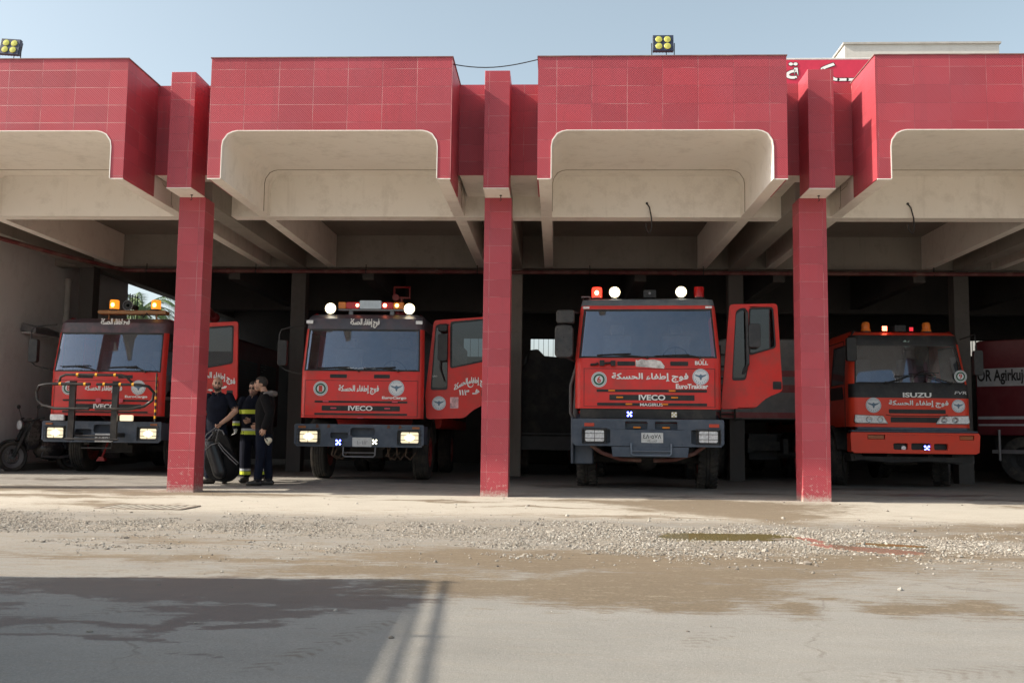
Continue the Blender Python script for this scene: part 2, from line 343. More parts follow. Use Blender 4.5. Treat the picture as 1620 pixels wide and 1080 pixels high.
def ground_material():
    m = bpy.data.materials.new('dusty_concrete'); t, b = nodes(m)
    a = N(t, 'ShaderNodeVertexColor', layer_name='stains'); sp = N(t, 'ShaderNodeSeparateColor'); t.links.new(a.outputs[0], sp.inputs[0])
    g = N(t, 'ShaderNodeNewGeometry'); pos = g.outputs['Position']
    mp = N(t, 'ShaderNodeMapping', i_Scale=(1, 2.2, 1)); t.links.new(pos, mp.inputs[0]); st = mp.outputs[0]
    n_big = noise(t, .7, 8, .6, st); n_mid = noise(t, 5, 9, .65, st); n_fine = noise(t, 85, 6, .75); n_gr = noise(t, 38, 4, .7)
    c = mixc(t, ramp(t, n_big, .3, .7), (.22, .213, .195), (.28, .271, .247))
    c = mixc(t, math_(t, 'MULTIPLY', ramp(t, n_mid, .50, .74), .35), c, (.255, .225, .18))
    c = mixc(t, math_(t, 'MULTIPLY', ramp(t, n_fine, .40, .70), .55), c, (.165, .155, .135))
    sy0 = N(t, 'ShaderNodeSeparateXYZ'); t.links.new(pos, sy0.inputs[0])
    c = mixc(t, math_(t, 'MULTIPLY', ramp(t, math_(t, 'ADD', sy0.outputs[1], math_(t, 'MULTIPLY', n_mid, 1.2)), -3.6, -2.6), .8), c, (.485, .455, .39))
    c = mixc(t, math_(t, 'MULTIPLY', ramp(t, noise(t, 46, 4, .7), .63, .70), .6), c, (.115, .10, .08))
    c = mixc(t, math_(t, 'MULTIPLY', ramp(t, noise(t, 120, 3, .7), .57, .68), .40), c, (.44, .425, .39))
    # tyre streaks and scrapes across the yard
    mp2 = N(t, 'ShaderNodeMapping', i_Scale=(.55, 5.5, 1), i_Rotation=(0, 0, R(14))); t.links.new(pos, mp2.inputs[0])
    c = mixc(t, math_(t, 'MULTIPLY', ramp(t, noise(t, 1.6, 8, .7, mp2.outputs[0]), .56, .70), .42), c, (.25, .22, .18))
    n_e = noise(t, 22, 6, .7, st); n_s = noise(t, 3.2, 9, .75, mp2.outputs[0])
    def edge(f, lo, hi, amp=.35):
        q = math_(t, 'ADD', f, math_(t, 'MULTIPLY', math_(t, 'SUBTRACT', n_mid, .5), amp*1.7))
        q = math_(t, 'ADD', q, math_(t, 'MULTIPLY', math_(t, 'SUBTRACT', n_e, .5), amp*.9)); q = math_(t, 'ADD', q, math_(t, 'MULTIPLY', math_(t, 'SUBTRACT', n_s, .5), amp*1.5))
        return ramp(t, q, lo, hi)
    mud = edge(sp.outputs[0], .27, .50, .5); wet = edge(sp.outputs[1], .40, .47, .45); gr = edge(sp.outputs[2], .32, .55)
    mudcol = mixc(t, ramp(t, n_gr, .3, .7), (.105, .074, .042), (.165, .122, .072))
    mudcol = mixc(t, math_(t, 'MULTIPLY', ramp(t, math_(t, 'ADD', n_s, math_(t, 'MULTIPLY', math_(t, 'SUBTRACT', n_e, .5), .5)), .50, .66), .6), mudcol, (.075, .055, .032))
    mudcol = mixc(t, math_(t, 'MULTIPLY', ramp(t, math_(t, 'ADD', n_mid, math_(t, 'MULTIPLY', math_(t, 'SUBTRACT', n_gr, .5), .6)), .56, .68), .6), mudcol, (.27, .225, .16))
    c = mixc(t, math_(t, 'MULTIPLY', mud, .82), c, mudcol)
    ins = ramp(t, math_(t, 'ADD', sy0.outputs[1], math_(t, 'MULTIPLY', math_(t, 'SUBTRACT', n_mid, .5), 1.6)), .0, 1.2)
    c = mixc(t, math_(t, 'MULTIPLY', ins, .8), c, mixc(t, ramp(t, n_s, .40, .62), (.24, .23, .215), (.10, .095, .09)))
    v = N(t, 'ShaderNodeTexVoronoi', i_Scale=42.); t.links.new(pos, v.inputs['Vector'])
    sc = N(t, 'ShaderNodeSeparateColor'); t.links.new(v.outputs['Color'], sc.inputs[0])
    grc = mixc(t, sc.outputs[0], (.19, .17, .135), (.35, .325, .285))
    c = mixc(t, math_(t, 'MULTIPLY', gr, .75), c, grc)
    c = mixc(t, math_(t, 'MULTIPLY', wet, .8), c, (.10, .085, .075))
    # loose dirt thrown about the middle of the yard, and the tread marks of tyres
    sy = N(t, 'ShaderNodeSeparateXYZ'); t.links.new(pos, sy.inputs[0])
    band = math_(t, 'MULTIPLY', ramp(t, sy.outputs[1], -9.6, -7.4), ramp(t, sy.outputs[1], -1.2, -3.6))
    crumbs = ramp(t, math_(t, 'ADD', noise(t, 34, 5, .75, st), math_(t, 'MULTIPLY', n_s, .35)), .70, .80)
    c = mixc(t, math_(t, 'MULTIPLY', math_(t, 'MULTIPLY', crumbs, band), .75), c, (.17, .13, .085))
    c = mixc(t, math_(t, 'MULTIPLY', math_(t, 'MULTIPLY', ramp(t, n_s, .47, .62), band), .55), c, (.235, .185, .125))
    for (xa, ya), (xb, yb), hw_, amt in TRACKS:
        L = math.hypot(xb-xa, yb-ya); an = math.atan2(yb-ya, xb-xa)
        m3 = N(t, 'ShaderNodeMapping', vector_type='TEXTURE', i_Location=(xa, ya, 0), i_Rotation=(0, 0, an)); t.links.new(pos, m3.inputs[0]); s3 = N(t, 'ShaderNodeSeparateXYZ'); t.links.new(m3.outputs[0], s3.inputs[0])
        av = math_(t, 'ABSOLUTE', s3.outputs[1]); inside = math_(t, 'MULTIPLY', ramp(t, av, hw_, hw_*.8), math_(t, 'MULTIPLY', ramp(t, s3.outputs[0], 0, .15), ramp(t, s3.outputs[0], L, L-.2)))
        lug = math_(t, 'SINE', math_(t, 'MULTIPLY', math_(t, 'ADD', s3.outputs[0], math_(t, 'MULTIPLY', av, .8)), 2*math.pi/.075))
        f_ = math_(t, 'MULTIPLY', math_(t, 'MULTIPLY', inside, ramp(t, math_(t, 'ADD', lug, math_(t, 'MULTIPLY', math_(t, 'SUBTRACT', n_e, .5), 5.)), -.3, 1.2)), ramp(t, n_mid, .42, .56))
        c = mixc(t, math_(t, 'MULTIPLY', f_, amt), c, (.15, .125, .10))
    # cracks
    cv = N(t, 'ShaderNodeTexVoronoi', feature='DISTANCE_TO_EDGE', i_Scale=.33)
    wv = N(t, 'ShaderNodeVectorMath', operation='MULTIPLY_ADD', i_1=(.7, .7, .7)); nn = N(t, 'ShaderNodeTexNoise', i_Scale=1.8, i_Detail=6); t.links.new(pos, nn.inputs['Vector']); t.links.new(nn.outputs['Color'], wv.inputs[0]); t.links.new(pos, wv.inputs[2]); t.links.new(wv.outputs[0], cv.inputs['Vector'])
    cr = math_(t, 'MULTIPLY', math_(t, 'SUBTRACT', 1., ramp(t, cv.outputs['Distance'], .001, .006)), ramp(t, n_big, .48, .56))
    c = mixc(t, math_(t, 'MULTIPLY', cr, .45), c, (.13, .11, .09))
    t.links.new(c, b.inputs['Base Color'])
    ro = N(t, 'ShaderNodeMapRange', i_1=0., i_2=1., i_3=.92, i_4=.55); t.links.new(wet, ro.inputs[0]); t.links.new(ro.outputs[0], b.inputs['Roughness'])
    b.inputs['Specular IOR Level'].default_value = .3
    h = math_(t, 'ADD', math_(t, 'MULTIPLY', n_fine, .35), math_(t, 'MULTIPLY', math_(t, 'MULTIPLY', math_(t, 'SUBTRACT', .5, v.outputs['Distance']), gr), 1.3))
    h = math_(t, 'ADD', h, math_(t, 'MULTIPLY', n_mid, .6))
    bump(t, b, h, .55, .018)
    return m
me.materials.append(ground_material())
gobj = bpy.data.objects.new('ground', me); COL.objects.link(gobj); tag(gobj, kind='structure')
gz_c = lambda x, y: float(np.interp(0, [0], [0]))
def ground_z(x, y):
    i = int(np.clip(np.searchsorted(gxs, x), 1, nx-1)); j = int(np.clip(np.searchsorted(gys, y), 1, ny-1)); return float(hgt[j, i])

PUD = [(2.50, -5.52, .66, .36, R(2)), (3.47, -6.42, .50, .14, R(-44)), (3.78, -6.03, .24, .11, R(-20)), (3.2, -5.72, .08, .22, R(10))]
# gravel: real stones thrown along the band
def ico():
    bm = bmesh.new(); bmesh.ops.create_icosphere(bm, subdivisions=1, radius=1); v = np.array([x.co[:] for x in bm.verts]); f = np.array([[q.index for q in p.verts] for p in bm.faces]); bm.free(); return v, f
iv, jf = ico()
def stones(name, n, reg, smin, smax, thr, label=None):
    x = rng.uniform(reg[0], reg[1], n*6); y = rng.uniform(reg[2], reg[3], n*6); g = field(GRAV, x, y)+(fbm(x, y, 2.2, 4, 33)-.5)*.9
    keep = (rng.random(len(x)) < np.clip((g-thr)*2.2, .010, 1))
    for a_, b_, ra, rb, th in PUD:
        u = (x-a_)*math.cos(th)+(y-b_)*math.sin(th); v_ = -(x-a_)*math.sin(th)+(y-b_)*math.cos(th); keep &= ((u/(ra*1.02))**2+(v_/(rb*1.02))**2 > 1) | (rng.random(len(x)) < .02)
    x = x[keep][:n]; y = y[keep][:n]; n = len(x)
    s = (smin+(smax-smin)*rng.random(n)**3)*np.where(x < .5, .78, 1)
    V = iv[None]*(1+rng.uniform(-.28, .28, (n, len(iv), 1))); V = V*s[:, None, None]*np.array([1, 1, .75])*(1+rng.uniform(-.3, .3, (n, 1, 3)))
    a = rng.uniform(0, 6.28, n); c, q = np.cos(a)[:, None], np.sin(a)[:, None]
    X = V[:, :, 0]*c-V[:, :, 1]*q; Y = V[:, :, 0]*q+V[:, :, 1]*c; i = np.clip(np.searchsorted(gxs, x), 1, nx-1); j = np.clip(np.searchsorted(gys, y), 1, ny-1)
    V = np.stack([X+x[:, None], Y+y[:, None], V[:, :, 2]+hgt[j, i][:, None]+s[:, None]*.05], 2).reshape(-1, 3)
    F = (jf[None]+np.arange(n)[:, None, None]*len(iv)).reshape(-1, 3)
    me = bpy.data.meshes.new(name); me.from_pydata(V, [], F.tolist())
    m = bpy.data.materials.get('gravel_stone')
    if not m:
        m = bpy.data.materials.new('gravel_stone'); t, b = nodes(m); g_ = N(t, 'ShaderNodeNewGeometry')
        cr = N(t, 'ShaderNodeValToRGB'); t.links.new(g_.outputs['Random Per Island'], cr.inputs[0]); e = cr.color_ramp.elements
        e[0].color = (.18, .16, .128, 1); e[1].color = (.40, .38, .34, 1); k = e.new(.6); k.color = (.27, .245, .205, 1); k = e.new(.06); k.color = (.15, .13, .11, 1)
        t.links.new(cr.outputs[0], b.inputs['Base Color']); b.inputs['Roughness'].default_value = .9
    me.materials.append(m); o = bpy.data.objects.new(name, me); COL.objects.link(o)
    return tag(o, kind='stuff', label=label)
stones('gravel', 60000, (-7.5, 8.5, -8.0, -3.4), .0035, .0145, .28, 'loose pale gravel strewn across the yard in front of the station')
stones('scattered_pebbles', 1100, (-5, 7, -11, -.3), .004, .030, .15, 'small pebbles scattered over the concrete yard')

def puddle(name, cx, cy, rx, ry, m, label, rot=0, seed=0):
    n = 150; r = np.random.default_rng(seed); ph = r.uniform(0, 6.28, 16); pts = []; lv = []
    for k in range(n):
        a = 2*math.pi*k/n; q = 1.12+sum(.20/(j+1)*math.sin((j+2)*a+ph[j]) for j in range(6))+.035*math.sin(17*a+ph[7])+.03*math.sin(29*a+ph[8])+.02*math.sin(41*a+ph[9]); x, y = rx*q*math.cos(a), ry*q*math.sin(a)
        pts.append((cx+x*math.cos(rot)-y*math.sin(rot), cy+x*math.sin(rot)+y*math.cos(rot)))
        for f in (.2, .5, .8): lv.append(ground_z(cx+(pts[-1][0]-cx)*f, cy+(pts[-1][1]-cy)*f))
    z = float(np.percentile(lv, 80))+.002
    mb = MB(); mb.plate(pts, [], 0, .004); mb.v = [(v[0], v[2], z-.004+v[1]) for v in mb.v]
    o = mb.build(name, m, smooth=0); return tag(o, label, 'puddle', kind='structure')
WATER = mat('muddy_water', (.23, .185, .085), .05, var=.05, spec=.5)  # muddy olive, lightened for the cream soffit mirrored in it
WATER2 = mat('pink_reflection_water', (.34, .225, .165), .06, var=.05, spec=.5)  # pink base colour stands in for the red front mirrored in the water
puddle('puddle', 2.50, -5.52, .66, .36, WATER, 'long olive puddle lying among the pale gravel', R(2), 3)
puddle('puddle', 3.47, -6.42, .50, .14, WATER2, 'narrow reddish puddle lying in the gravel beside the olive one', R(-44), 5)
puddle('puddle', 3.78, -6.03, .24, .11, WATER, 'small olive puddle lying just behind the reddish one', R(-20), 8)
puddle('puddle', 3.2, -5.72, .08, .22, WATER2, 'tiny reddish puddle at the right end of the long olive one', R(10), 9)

# ------------------------------------------------------------------ the fire station
def tile_material(name, base, seed=0):
    m = bpy.data.materials.new(name); t, b = nodes(m); g = N(t, 'ShaderNodeNewGeometry'); sp = N(t, 'ShaderNodeSeparateXYZ'); t.links.new(g.outputs['Position'], sp.inputs[0])
    sn = N(t, 'ShaderNodeSeparateXYZ'); t.links.new(g.outputs['True Normal'], sn.inputs[0])
    side = math_(t, 'GREATER_THAN', math_(t, 'ABSOLUTE', sn.outputs[0]), .6)
    mu = N(t, 'ShaderNodeMix'); t.links.new(side, mu.inputs[0]); t.links.new(sp.outputs[0], mu.inputs[2]); t.links.new(sp.outputs[1], mu.inputs[3]); u = mu.outputs[0]; v = sp.outputs[2]
    cv = N(t, 'ShaderNodeCombineXYZ'); t.links.new(math_(t, 'ADD', u, 100.12), cv.inputs[0]); t.links.new(math_(t, 'ADD', v, 99.98), cv.inputs[1])
    br = N(t, 'ShaderNodeTexBrick', offset=0., i_Scale=1.); br.inputs['Brick Width'].default_value = .5; br.inputs['Row Height'].default_value = .262; br.inputs['Mortar Size'].default_value = .0045; br.inputs['Mortar Smooth'].default_value = .3
    br.inputs['Color1'].default_value = (0, 0, 0, 1); br.inputs['Color2'].default_value = (1, 1, 1, 1); br.inputs['Mortar'].default_value = (.5, .5, .5, 1)
    t.links.new(cv.outputs[0], br.inputs['Vector'])
    c = mixc(t, br.outputs['Color'], tuple(x*.86 for x in base), tuple(x*1.12 for x in base))
    mpv = N(t, 'ShaderNodeMapping', i_Scale=(7, 7, .45)); t.links.new(g.outputs['Position'], mpv.inputs[0])
    c = mixc(t, math_(t, 'MULTIPLY', ramp(t, noise(t, 1., 8, .7, mpv.outputs[0]), .52, .70), .38), c, tuple(x*.55+.02 for x in base))
    c = mixc(t, math_(t, 'MULTIPLY', ramp(t, noise(t, .9, 7, .6), .35, .7), .35), c, (base[0]*.95, base[1]*1.9, base[2]*1.9))
    # grout: pale where it is worn, dark elsewhere
    gro = mixc(t, ramp(t, noise(t, 2.3, 4), .44, .58), (.10, .02, .03), (.58, .40, .38))
    c = mixc(t, math_(t, 'MULTIPLY', br.outputs['Fac'], .34), c, gro)
    # chipped glaze and splashed dirt close to the ground
    low = ramp(t, v, 1.1, .0)
    chip = ramp(t, math_(t, 'ADD', noise(t, 16, 8, .75), math_(t, 'MULTIPLY', low, .16)), .685, .725)
    c = mixc(t, math_(t, 'MULTIPLY', chip, .55), c, (.52, .43, .38))
    c = mixc(t, math_(t, 'MULTIPLY', ramp(t, math_(t, 'MULTIPLY', ramp(t, v, .16, 0.), noise(t, 30, 4)), .18, .5), .8), c, (.55, .5, .43))
    t.links.new(c, b.inputs['Base Color'])
    d = math_(t, 'SINE', math_(t, 'MULTIPLY', math_(t, 'ADD', u, v), 2*math.pi/.034))
    d2 = math_(t, 'SINE', math_(t, 'MULTIPLY', math_(t, 'SUBTRACT', u, v), 2*math.pi/.034))
    h = math_(t, 'ADD', d, math_(t, 'MULTIPLY', d2, .35))
    h = math_(t, 'ADD', math_(t, 'MULTIPLY', h, .5), math_(t, 'MULTIPLY', br.outputs['Fac'], -2.5))
    h = math_(t, 'ADD', h, math_(t, 'MULTIPLY', br.outputs['Color'], .8))
    bump(t, b, h, .42, .006)
    # tile rib crests coloured paler to carry the pinkish glare of the facade
    b.inputs['Roughness'].default_value = .42; b.inputs['Specular IOR Level'].default_value = .4
    c2 = mixc(t, math_(t, 'MULTIPLY', ramp(t, d, .55, 1.), .13), c, (.70, .40, .40)); t.links.new(c2, b.inputs['Base Color'])
    return m
TILE = tile_material('red_relief_tile', (.43, .050, .066))
def plaster(name, c1, c2, stain):
    m = bpy.data.materials.new(name); t, b = nodes(m)
    c = mixc(t, ramp(t, noise(t, .8, 8, .6), .3, .7), c1, c2); c = mixc(t, math_(t, 'MULTIPLY', ramp(t, noise(t, 3.2, 9, .72), .50, .74), .55), c, stain)
    g_ = N(t, 'ShaderNodeNewGeometry'); mp_ = N(t, 'ShaderNodeMapping', i_Scale=(5, 5, .5)); t.links.new(g_.outputs['Position'], mp_.inputs[0])
    c = mixc(t, math_(t, 'MULTIPLY', ramp(t, noise(t, 1., 8, .7, mp_.outputs[0]), .56, .70), .30), c, stain)
    t.links.new(c, b.inputs['Base Color']); b.inputs['Roughness'].default_value = .72; bump(t, b, noise(t, 25, 8, .7), .18, .01); return m
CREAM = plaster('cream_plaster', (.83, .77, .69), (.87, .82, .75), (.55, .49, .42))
CREAM2 = plaster('shaded_plaster', (.24, .215, .185), (.31, .28, .245), (.13, .12, .105))  # cream plaster darkened in colour for the shade under the roof
DEEPSHADE = plaster('deep_shade_plaster', (.075, .07, .065), (.11, .10, .095), (.035, .032, .03))  # plaster colour carries the gloom at the back of the garage
GREYW = plaster('grey_wall_plaster', (.74, .735, .73), (.80, .795, .79), (.55, .53, .51))
LINE = mat('plaster_joint', (.33, .27, .2), .8)
SP, WC, DC, ZS, ZP, PP, WP, BB, ZT, ZB, HWB, ZR, ZO = 4.735, .4095, .4095, 4.512, 6.2975, .569, .373, 1.103, 6.2954, 4.5265, 1.753, 4.869, 5.215
st = empty('fire_station', (0, 4, 0)); tag(st, 'red tiled fire station with cream beams and four open vehicle bays', 'fire station')
def part(mb, name, m, parent=None, **k):
    o = mb.build(name, m, None, **k); p = parent or st; o.parent = p; o.matrix_parent_inverse = Matrix.Translation(-Vector(st.location)) if p is st else Matrix()
    return o
COLX = [-2*SP, -SP, 0, SP, 2*SP, 3*SP]
for cx in COLX:
    mb = MB(); mb.box(cx-WC/2, cx+WC/2, 0, DC, -.02, ZS)
    c = part(mb, 'column', TILE, bevel=.004)
    mb = MB(); mb.box(cx-WP/2, cx+WP/2, -PP, -.001, ZS+.012, ZP)
    p = part(mb, 'pilaster', TILE, bevel=.004)
    mb = MB(); mb.box(cx-WP/2-.004, cx+WP/2+.004, -PP-.004, .0, ZS, ZS+.012)
    s = mb.build('soffit', CREAM); s.parent = p
    mb = MB(); mb.tube([(cx+.05, -.17, ZS), (cx+.05, -.17, ZS-.05), (cx+.06, -.18, ZS-.075), (cx+.035, -.18, ZS-.09)], .006, 6); mb.lathe([(.018, -.012), (.018, 0)], (cx+.05, -.17, ZS-.001), n=10)
    s = mb.build('hook', DARK); s.parent = p
OPN = [(-1.55, ZB), (-1.55, 4.99), (-1.535, 5.07), (-1.47, 5.165), (-1.40, ZO-.015), (-1.33, ZO), (1.33, ZO), (1.40, ZO-.015), (1.47, 5.165), (1.535, 5.07), (1.55, 4.99), (1.55, ZB)]
CEN = [-1.5*SP, -.5*SP, .5*SP, 1.5*SP, 2.5*SP]
for c0 in CEN:
    sh = lambda pts: [(x+c0, z) for x, z in pts]
    mb = MB(); mb.plate(sh([(-HWB, ZB)]+[(x*1.0086, z+(.0122 if z > 5 else 0)) for x, z in OPN]+[(HWB, ZB), (HWB, ZT), (-HWB, ZT)]), [], -BB, -BB+.02)
    for s in (-1, 1): x = c0+s*HWB; mb.box(min(x, x-s*.02), max(x, x-s*.02), -BB+.02, .006, ZB, ZT)
    part(mb, 'fascia_box', TILE, smooth=0)
    mb = MB(); mb.box(c0-HWB-.012, c0+HWB+.012, -BB-.012, .3, ZT, ZT+.014)
    part(mb, 'coping', mat('coping_edge', (.22, .09, .09), .7, dirt=DUST, dirt_amt=.6))
    W2 = HWB-.021
    mb = MB(); mb.plate(sh([(-W2, ZB-.004)]+[(x, z-(.004 if z == ZB else 0)) for x, z in OPN]+[(W2, ZB-.004), (W2, ZT-.01), (-W2, ZT-.01)]), [], -BB+.022, 1.36)
    part(mb, 'portal_frame', CREAM, smooth=30)
    mb = MB(); mb.plate(sh([(x, z-(.004 if z == ZB else 0)) for x, z in OPN]+[(x*1.0085+(.0), z+(.012 if z > 5 else -.004)) for x, z in OPN[::-1]]), [], -BB-.007, -BB+.0215); part(mb, 'plaster_edge', CREAM, smooth=30)
    for s in (-1, 1): a_, b_ = sorted((c0+s*1.565, c0+s*(HWB-.0))); mb = MB(); mb.box(a_, b_, -BB-.003, -BB+.0212, ZB-.014, ZB-.001); part(mb, 'plaster_edge', CREAM)
    mb = MB(); mb.tube([(x+c0, .98, z) for x, z in [(a*.997, b-.003) for a, b in OPN]], .007, 5)
    part(mb, 'plaster_joint', LINE)
    for s in (-1, 1):
        mb = MB(); x = c0+s*1.55; x2 = c0+s*W2; mb.box(min(x, x2), max(x, x2), 1.36, 6.4, ZB-.004, ZO+.02); part(mb, 'rib', CREAM)
        xs = c0+s*W2; mb = MB(); mb.tube([(xs, .75, ZO-.12), (xs+s*.002, .75, ZB+.05), (xs+s*.002, .82, ZB+.02)], .006, 5)
        mb.tube([(xs, .75, ZB+.28), (xs, .42, ZB+.28), (xs, .36, ZB+.32)], .005, 5); part(mb, 'plaster_joint', LINE)
mb = MB(); mb.box(-10.2, 15.6, 1.362, 1.66, ZB-.008, ZO+.2); part(mb, 'cross_beam', CREAM)
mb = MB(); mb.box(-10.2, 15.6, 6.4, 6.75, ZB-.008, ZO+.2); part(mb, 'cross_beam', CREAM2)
mb = MB(); mb.box(-9.2, 15.6, 11.4, 11.75, 4.2, ZO+.2); part(mb, 'cross_beam', DEEPSHADE)
for cx in COLX:
    mb = MB(); x0, x1 = cx-(SP/2-HWB), cx+(SP/2-HWB); mb.box(x0+.001, x1-.001, .008, .03, ZR, ZT-.004); part(mb, 'recess_panel', TILE)
    mb = MB(); mb.box(x0+.022, x1-.022, .031, 1.36, ZR-.006, ZT-.03); part(mb, 'soffit', CREAM)
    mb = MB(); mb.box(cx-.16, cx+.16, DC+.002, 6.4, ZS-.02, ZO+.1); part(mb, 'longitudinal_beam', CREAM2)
    mb = MB(); mb.box(cx-.16, cx+.16, 6.42, 6.73, 0, ZB-.01); part(mb, 'column', CREAM2 if cx == 0 else DEEPSHADE, bevel=.01)
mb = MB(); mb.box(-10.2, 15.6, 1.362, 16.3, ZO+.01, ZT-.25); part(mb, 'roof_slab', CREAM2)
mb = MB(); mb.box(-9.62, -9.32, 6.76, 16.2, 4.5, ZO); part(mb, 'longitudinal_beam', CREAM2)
for k in range(8):
    mb = MB(); x = -6.4+k*3.0; mb.box(x, x+.25, 6.76, 11.39, 4.3, ZO); part(mb, 'rib', DEEPSHADE)
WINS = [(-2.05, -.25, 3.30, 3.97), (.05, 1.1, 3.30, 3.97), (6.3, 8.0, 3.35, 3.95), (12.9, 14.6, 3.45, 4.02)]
mb = MB(); mb.plate([(-11.15, -.02), (15.6, -.02), (15.6, 5.2), (-11.15, 5.2)], [[(a, c), (b, c), (b, d), (a, d)] for a, b, c, d in WINS], 16, 16.25); part(mb, 'back_wall', DEEPSHADE, smooth=0)
CLOTH = mat('white_shade_cloth', (.75, .76, .77), .9, var=.05)
for k, (a, b, c, d) in enumerate(WINS):
    mb = MB(); mb.plate(rr(a+.002, b-.002, c+.002, d-.002, .01, 1), [rr(a+.05, b-.05, c+.05, d-.05, .01, 1)], 16.05, 16.1)
    n = 7
    for q in range(1, n): x = a+(b-a)*q/n; mb.box(x-.006, x+.006, 16.06, 16.085, c+.04, d-.04)
    wf = part(mb, 'window', DARK, smooth=0)
mb = MB(); mb.box(15.6, 15.85, 0, 16.2, -.02, 5.2); part(mb, 'side_wall', GREYW)
mb = MB(); mb.box(-10.45, -10.2, 2.75, 10.2, -.02, ZT-.26); part(mb, 'side_wall', GREYW)
mb = MB(); mb.box(-10.45, -10.2, 10.202, 16.0, -.02, 3.1); part(mb, 'side_wall', DEEPSHADE)
mb = MB(); mb.box(-10.2, -9.75, 4.05, 10.2, -.02, .24); part(mb, 'kerb', mat('kerb_concrete', (.2, .185, .165), .85, dirt=(.1, .09, .08), dirt_amt=.6), bevel=.02)
mb = MB(); mb.box(-10.205, -10.17, 6.6, 8.9, .24, 2.0); mb.box(-10.17, -10.15, 6.62, 6.7, .26, 1.98); mb.box(-10.17, -10.15, 7.7, 7.78, .26, 1.98); mb.box(-10.17, -10.15, 8.8, 8.88, .26, 1.98)
part(mb, 'metal_door', BLACK)
mb = MB(); mb.tube([(-10.12, 6.9, 4.3), (-10.12, 6.9, 3.1), (-10.1, 6.9, 2.95)], .07, 12); mb.lathe([(.085, 0), (.085, .1)], (-10.12, 6.9, 3.3), n=12); mb.lathe([(.09, 0), (.09, .06)], (-10.12, 6.9, 4.2), n=12)
part(mb, 'downpipe', mat('pale_pipe', (.55, .53, .5), .5, dirt=DUST, dirt_amt=.4))
# bars on the opening behind the side wall
mb = MB()
for k in range(6): mb.tube([(-10.3, 10.25+k*.16, 3.1), (-10.3, 10.25+k*.16, 4.5)], .014, 6)
for z in (3.12, 3.55, 4.0, 4.45): mb.tube([(-10.3, 10.22, z), (-10.3, 11.1, z)], .014, 6)
t_ = part(mb, 'window_grille', BLACK)

# pipe hung under the beams
mb = MB(); pts = [(-9.6, 1.2, 4.36), (-9.27, 2.6, 4.38), (-9.0, 4.2, 4.38), (-8.5, 6.02, 4.38), (-8.35, 6.12, 4.38), (-7.2, 6.14, 4.38), (15.4, 6.1, 4.38)]
mb.tube(pts, .042, 10)
for x in (-6.2, -1.6, 3.4, 8.4): mb.lathe([(.058, -.04), (.058, .04)], (x, 6.13, 4.38), 'x', n=12)
pr = tag(empty('water_pipe', (-8.3, 6.12, 4.38)), 'long dark red pipe hung under the garage beams', 'pipe')
o = mb.build('pipe', mat('old_red_pipe', (.13, .028, .03), .55, dirt=DUST, dirt_amt=.4)); o.parent = pr; o.location = -pr.location
mb = MB()
for x in (-8.0, -5.6, -3.2, -.8, 1.6, 4.0, 6.4, 8.8, 11.2, 13.6): mb.tube([(x, 6.12, ZB+.6 if 0 else 4.53), (x, 6.12, 4.36)], .012, 6); mb.lathe([(.05, -.012), (.05, .012)], (x, 6.12, 4.38), 'x', n=10)
o = mb.build('hanger', DARK); o.parent = pr; o.location = -pr.location

# ------------------------------------------------------------------ vehicles
def cab(root, levels, bands, side, depth, open_right=False, rc=.13, glass_bands=(1,), gasket=BLACK, name='cab', top=None, win_bands=(1,), sag=0):
    """levels: (z, front y, half width); bands: per band (front material, side material)"""
    mats = []; mi = lambda m: (mats.append(m) if m not in mats else None, mats.index(m))[1]
    bm = bmesh.new(); rings = []
    for z, yf, hw in levels:
        ys = [depth, side[1], side[0], yf+rc]
        half = [(-hw, y) for y in ys] + [(-hw+rc*(1-math.cos(a)), yf+rc*(1-math.sin(a))) for a in (R(30), R(60), R(90))]
        ring = half + [(0, yf-sag)] + [(-x, y) for x, y in half[::-1]]
        rings.append([bm.verts.new((x, y, z)) for x, y in ring])
    n = len(rings[0]); gl_front = []; gl_side = []; gf = []
    for k in range(len(levels)-1):
        for i in range(n-1):
            front = 3 <= i <= n-5
            if k in glass_bands and 5 <= i <= n-7: gl_front.append((k, i))
            right = i >= n-4
            f = None
            if open_right and right and i <= n-2 and i >= n-4 and k <= max(glass_bands): continue
            f = bm.faces.new((rings[k][i], rings[k][i+1], rings[k+1][i+1], rings[k+1][i])); f.material_index = mi(bands[k][0] if front else bands[k][1])
            if (k, i) in gl_front: gf.append(f)
            if k in win_bands and (i == 1 or i == n-3): gl_side.append(f)
    r = rings[-1]; f = bm.faces.new(r); f.material_index = mi(top or bands[-1][1])
    for k in range(len(levels)-1):
        f = bm.faces.new((rings[k][0], rings[k+1][0], rings[k+1][-1], rings[k][-1])); f.material_index = mi(CABIN)
    bmesh.ops.recalc_face_normals(bm, faces=bm.faces)
    def cut(faces, thick, nm, gm, M=.004):
        g = mi(gasket); res = bmesh.ops.inset_region(bm, faces=faces, thickness=thick, depth=-.012)
        for f in res['faces']: f.material_index = g
        mb = MB()
        for f in faces: mb.add([v.co[:] for v in f.verts], [tuple(range(len(f.verts)))])
        bmesh.ops.delete(bm, geom=faces, context='FACES_ONLY'); return mb, nm, gm
    jobs = [cut(gf, .035, 'windscreen', GLASS)]
    for f in gl_side: jobs.append(cut([f], .04, 'side_window', GLASS3))
    me = bpy.data.meshes.new(name)
    for f in bm.faces: f.smooth = True
    for e in bm.edges: e.smooth = len(e.link_faces) == 2 and e.calc_face_angle(3) < R(38)
    bm.to_mesh(me); bm.free()
    for m in mats: me.materials.append(m)
    o = bpy.data.objects.new(name, me); COL.objects.link(o); o.parent = root
    out = [mb.build(nm, gm, root) for mb, nm, gm in jobs]
    return o, out
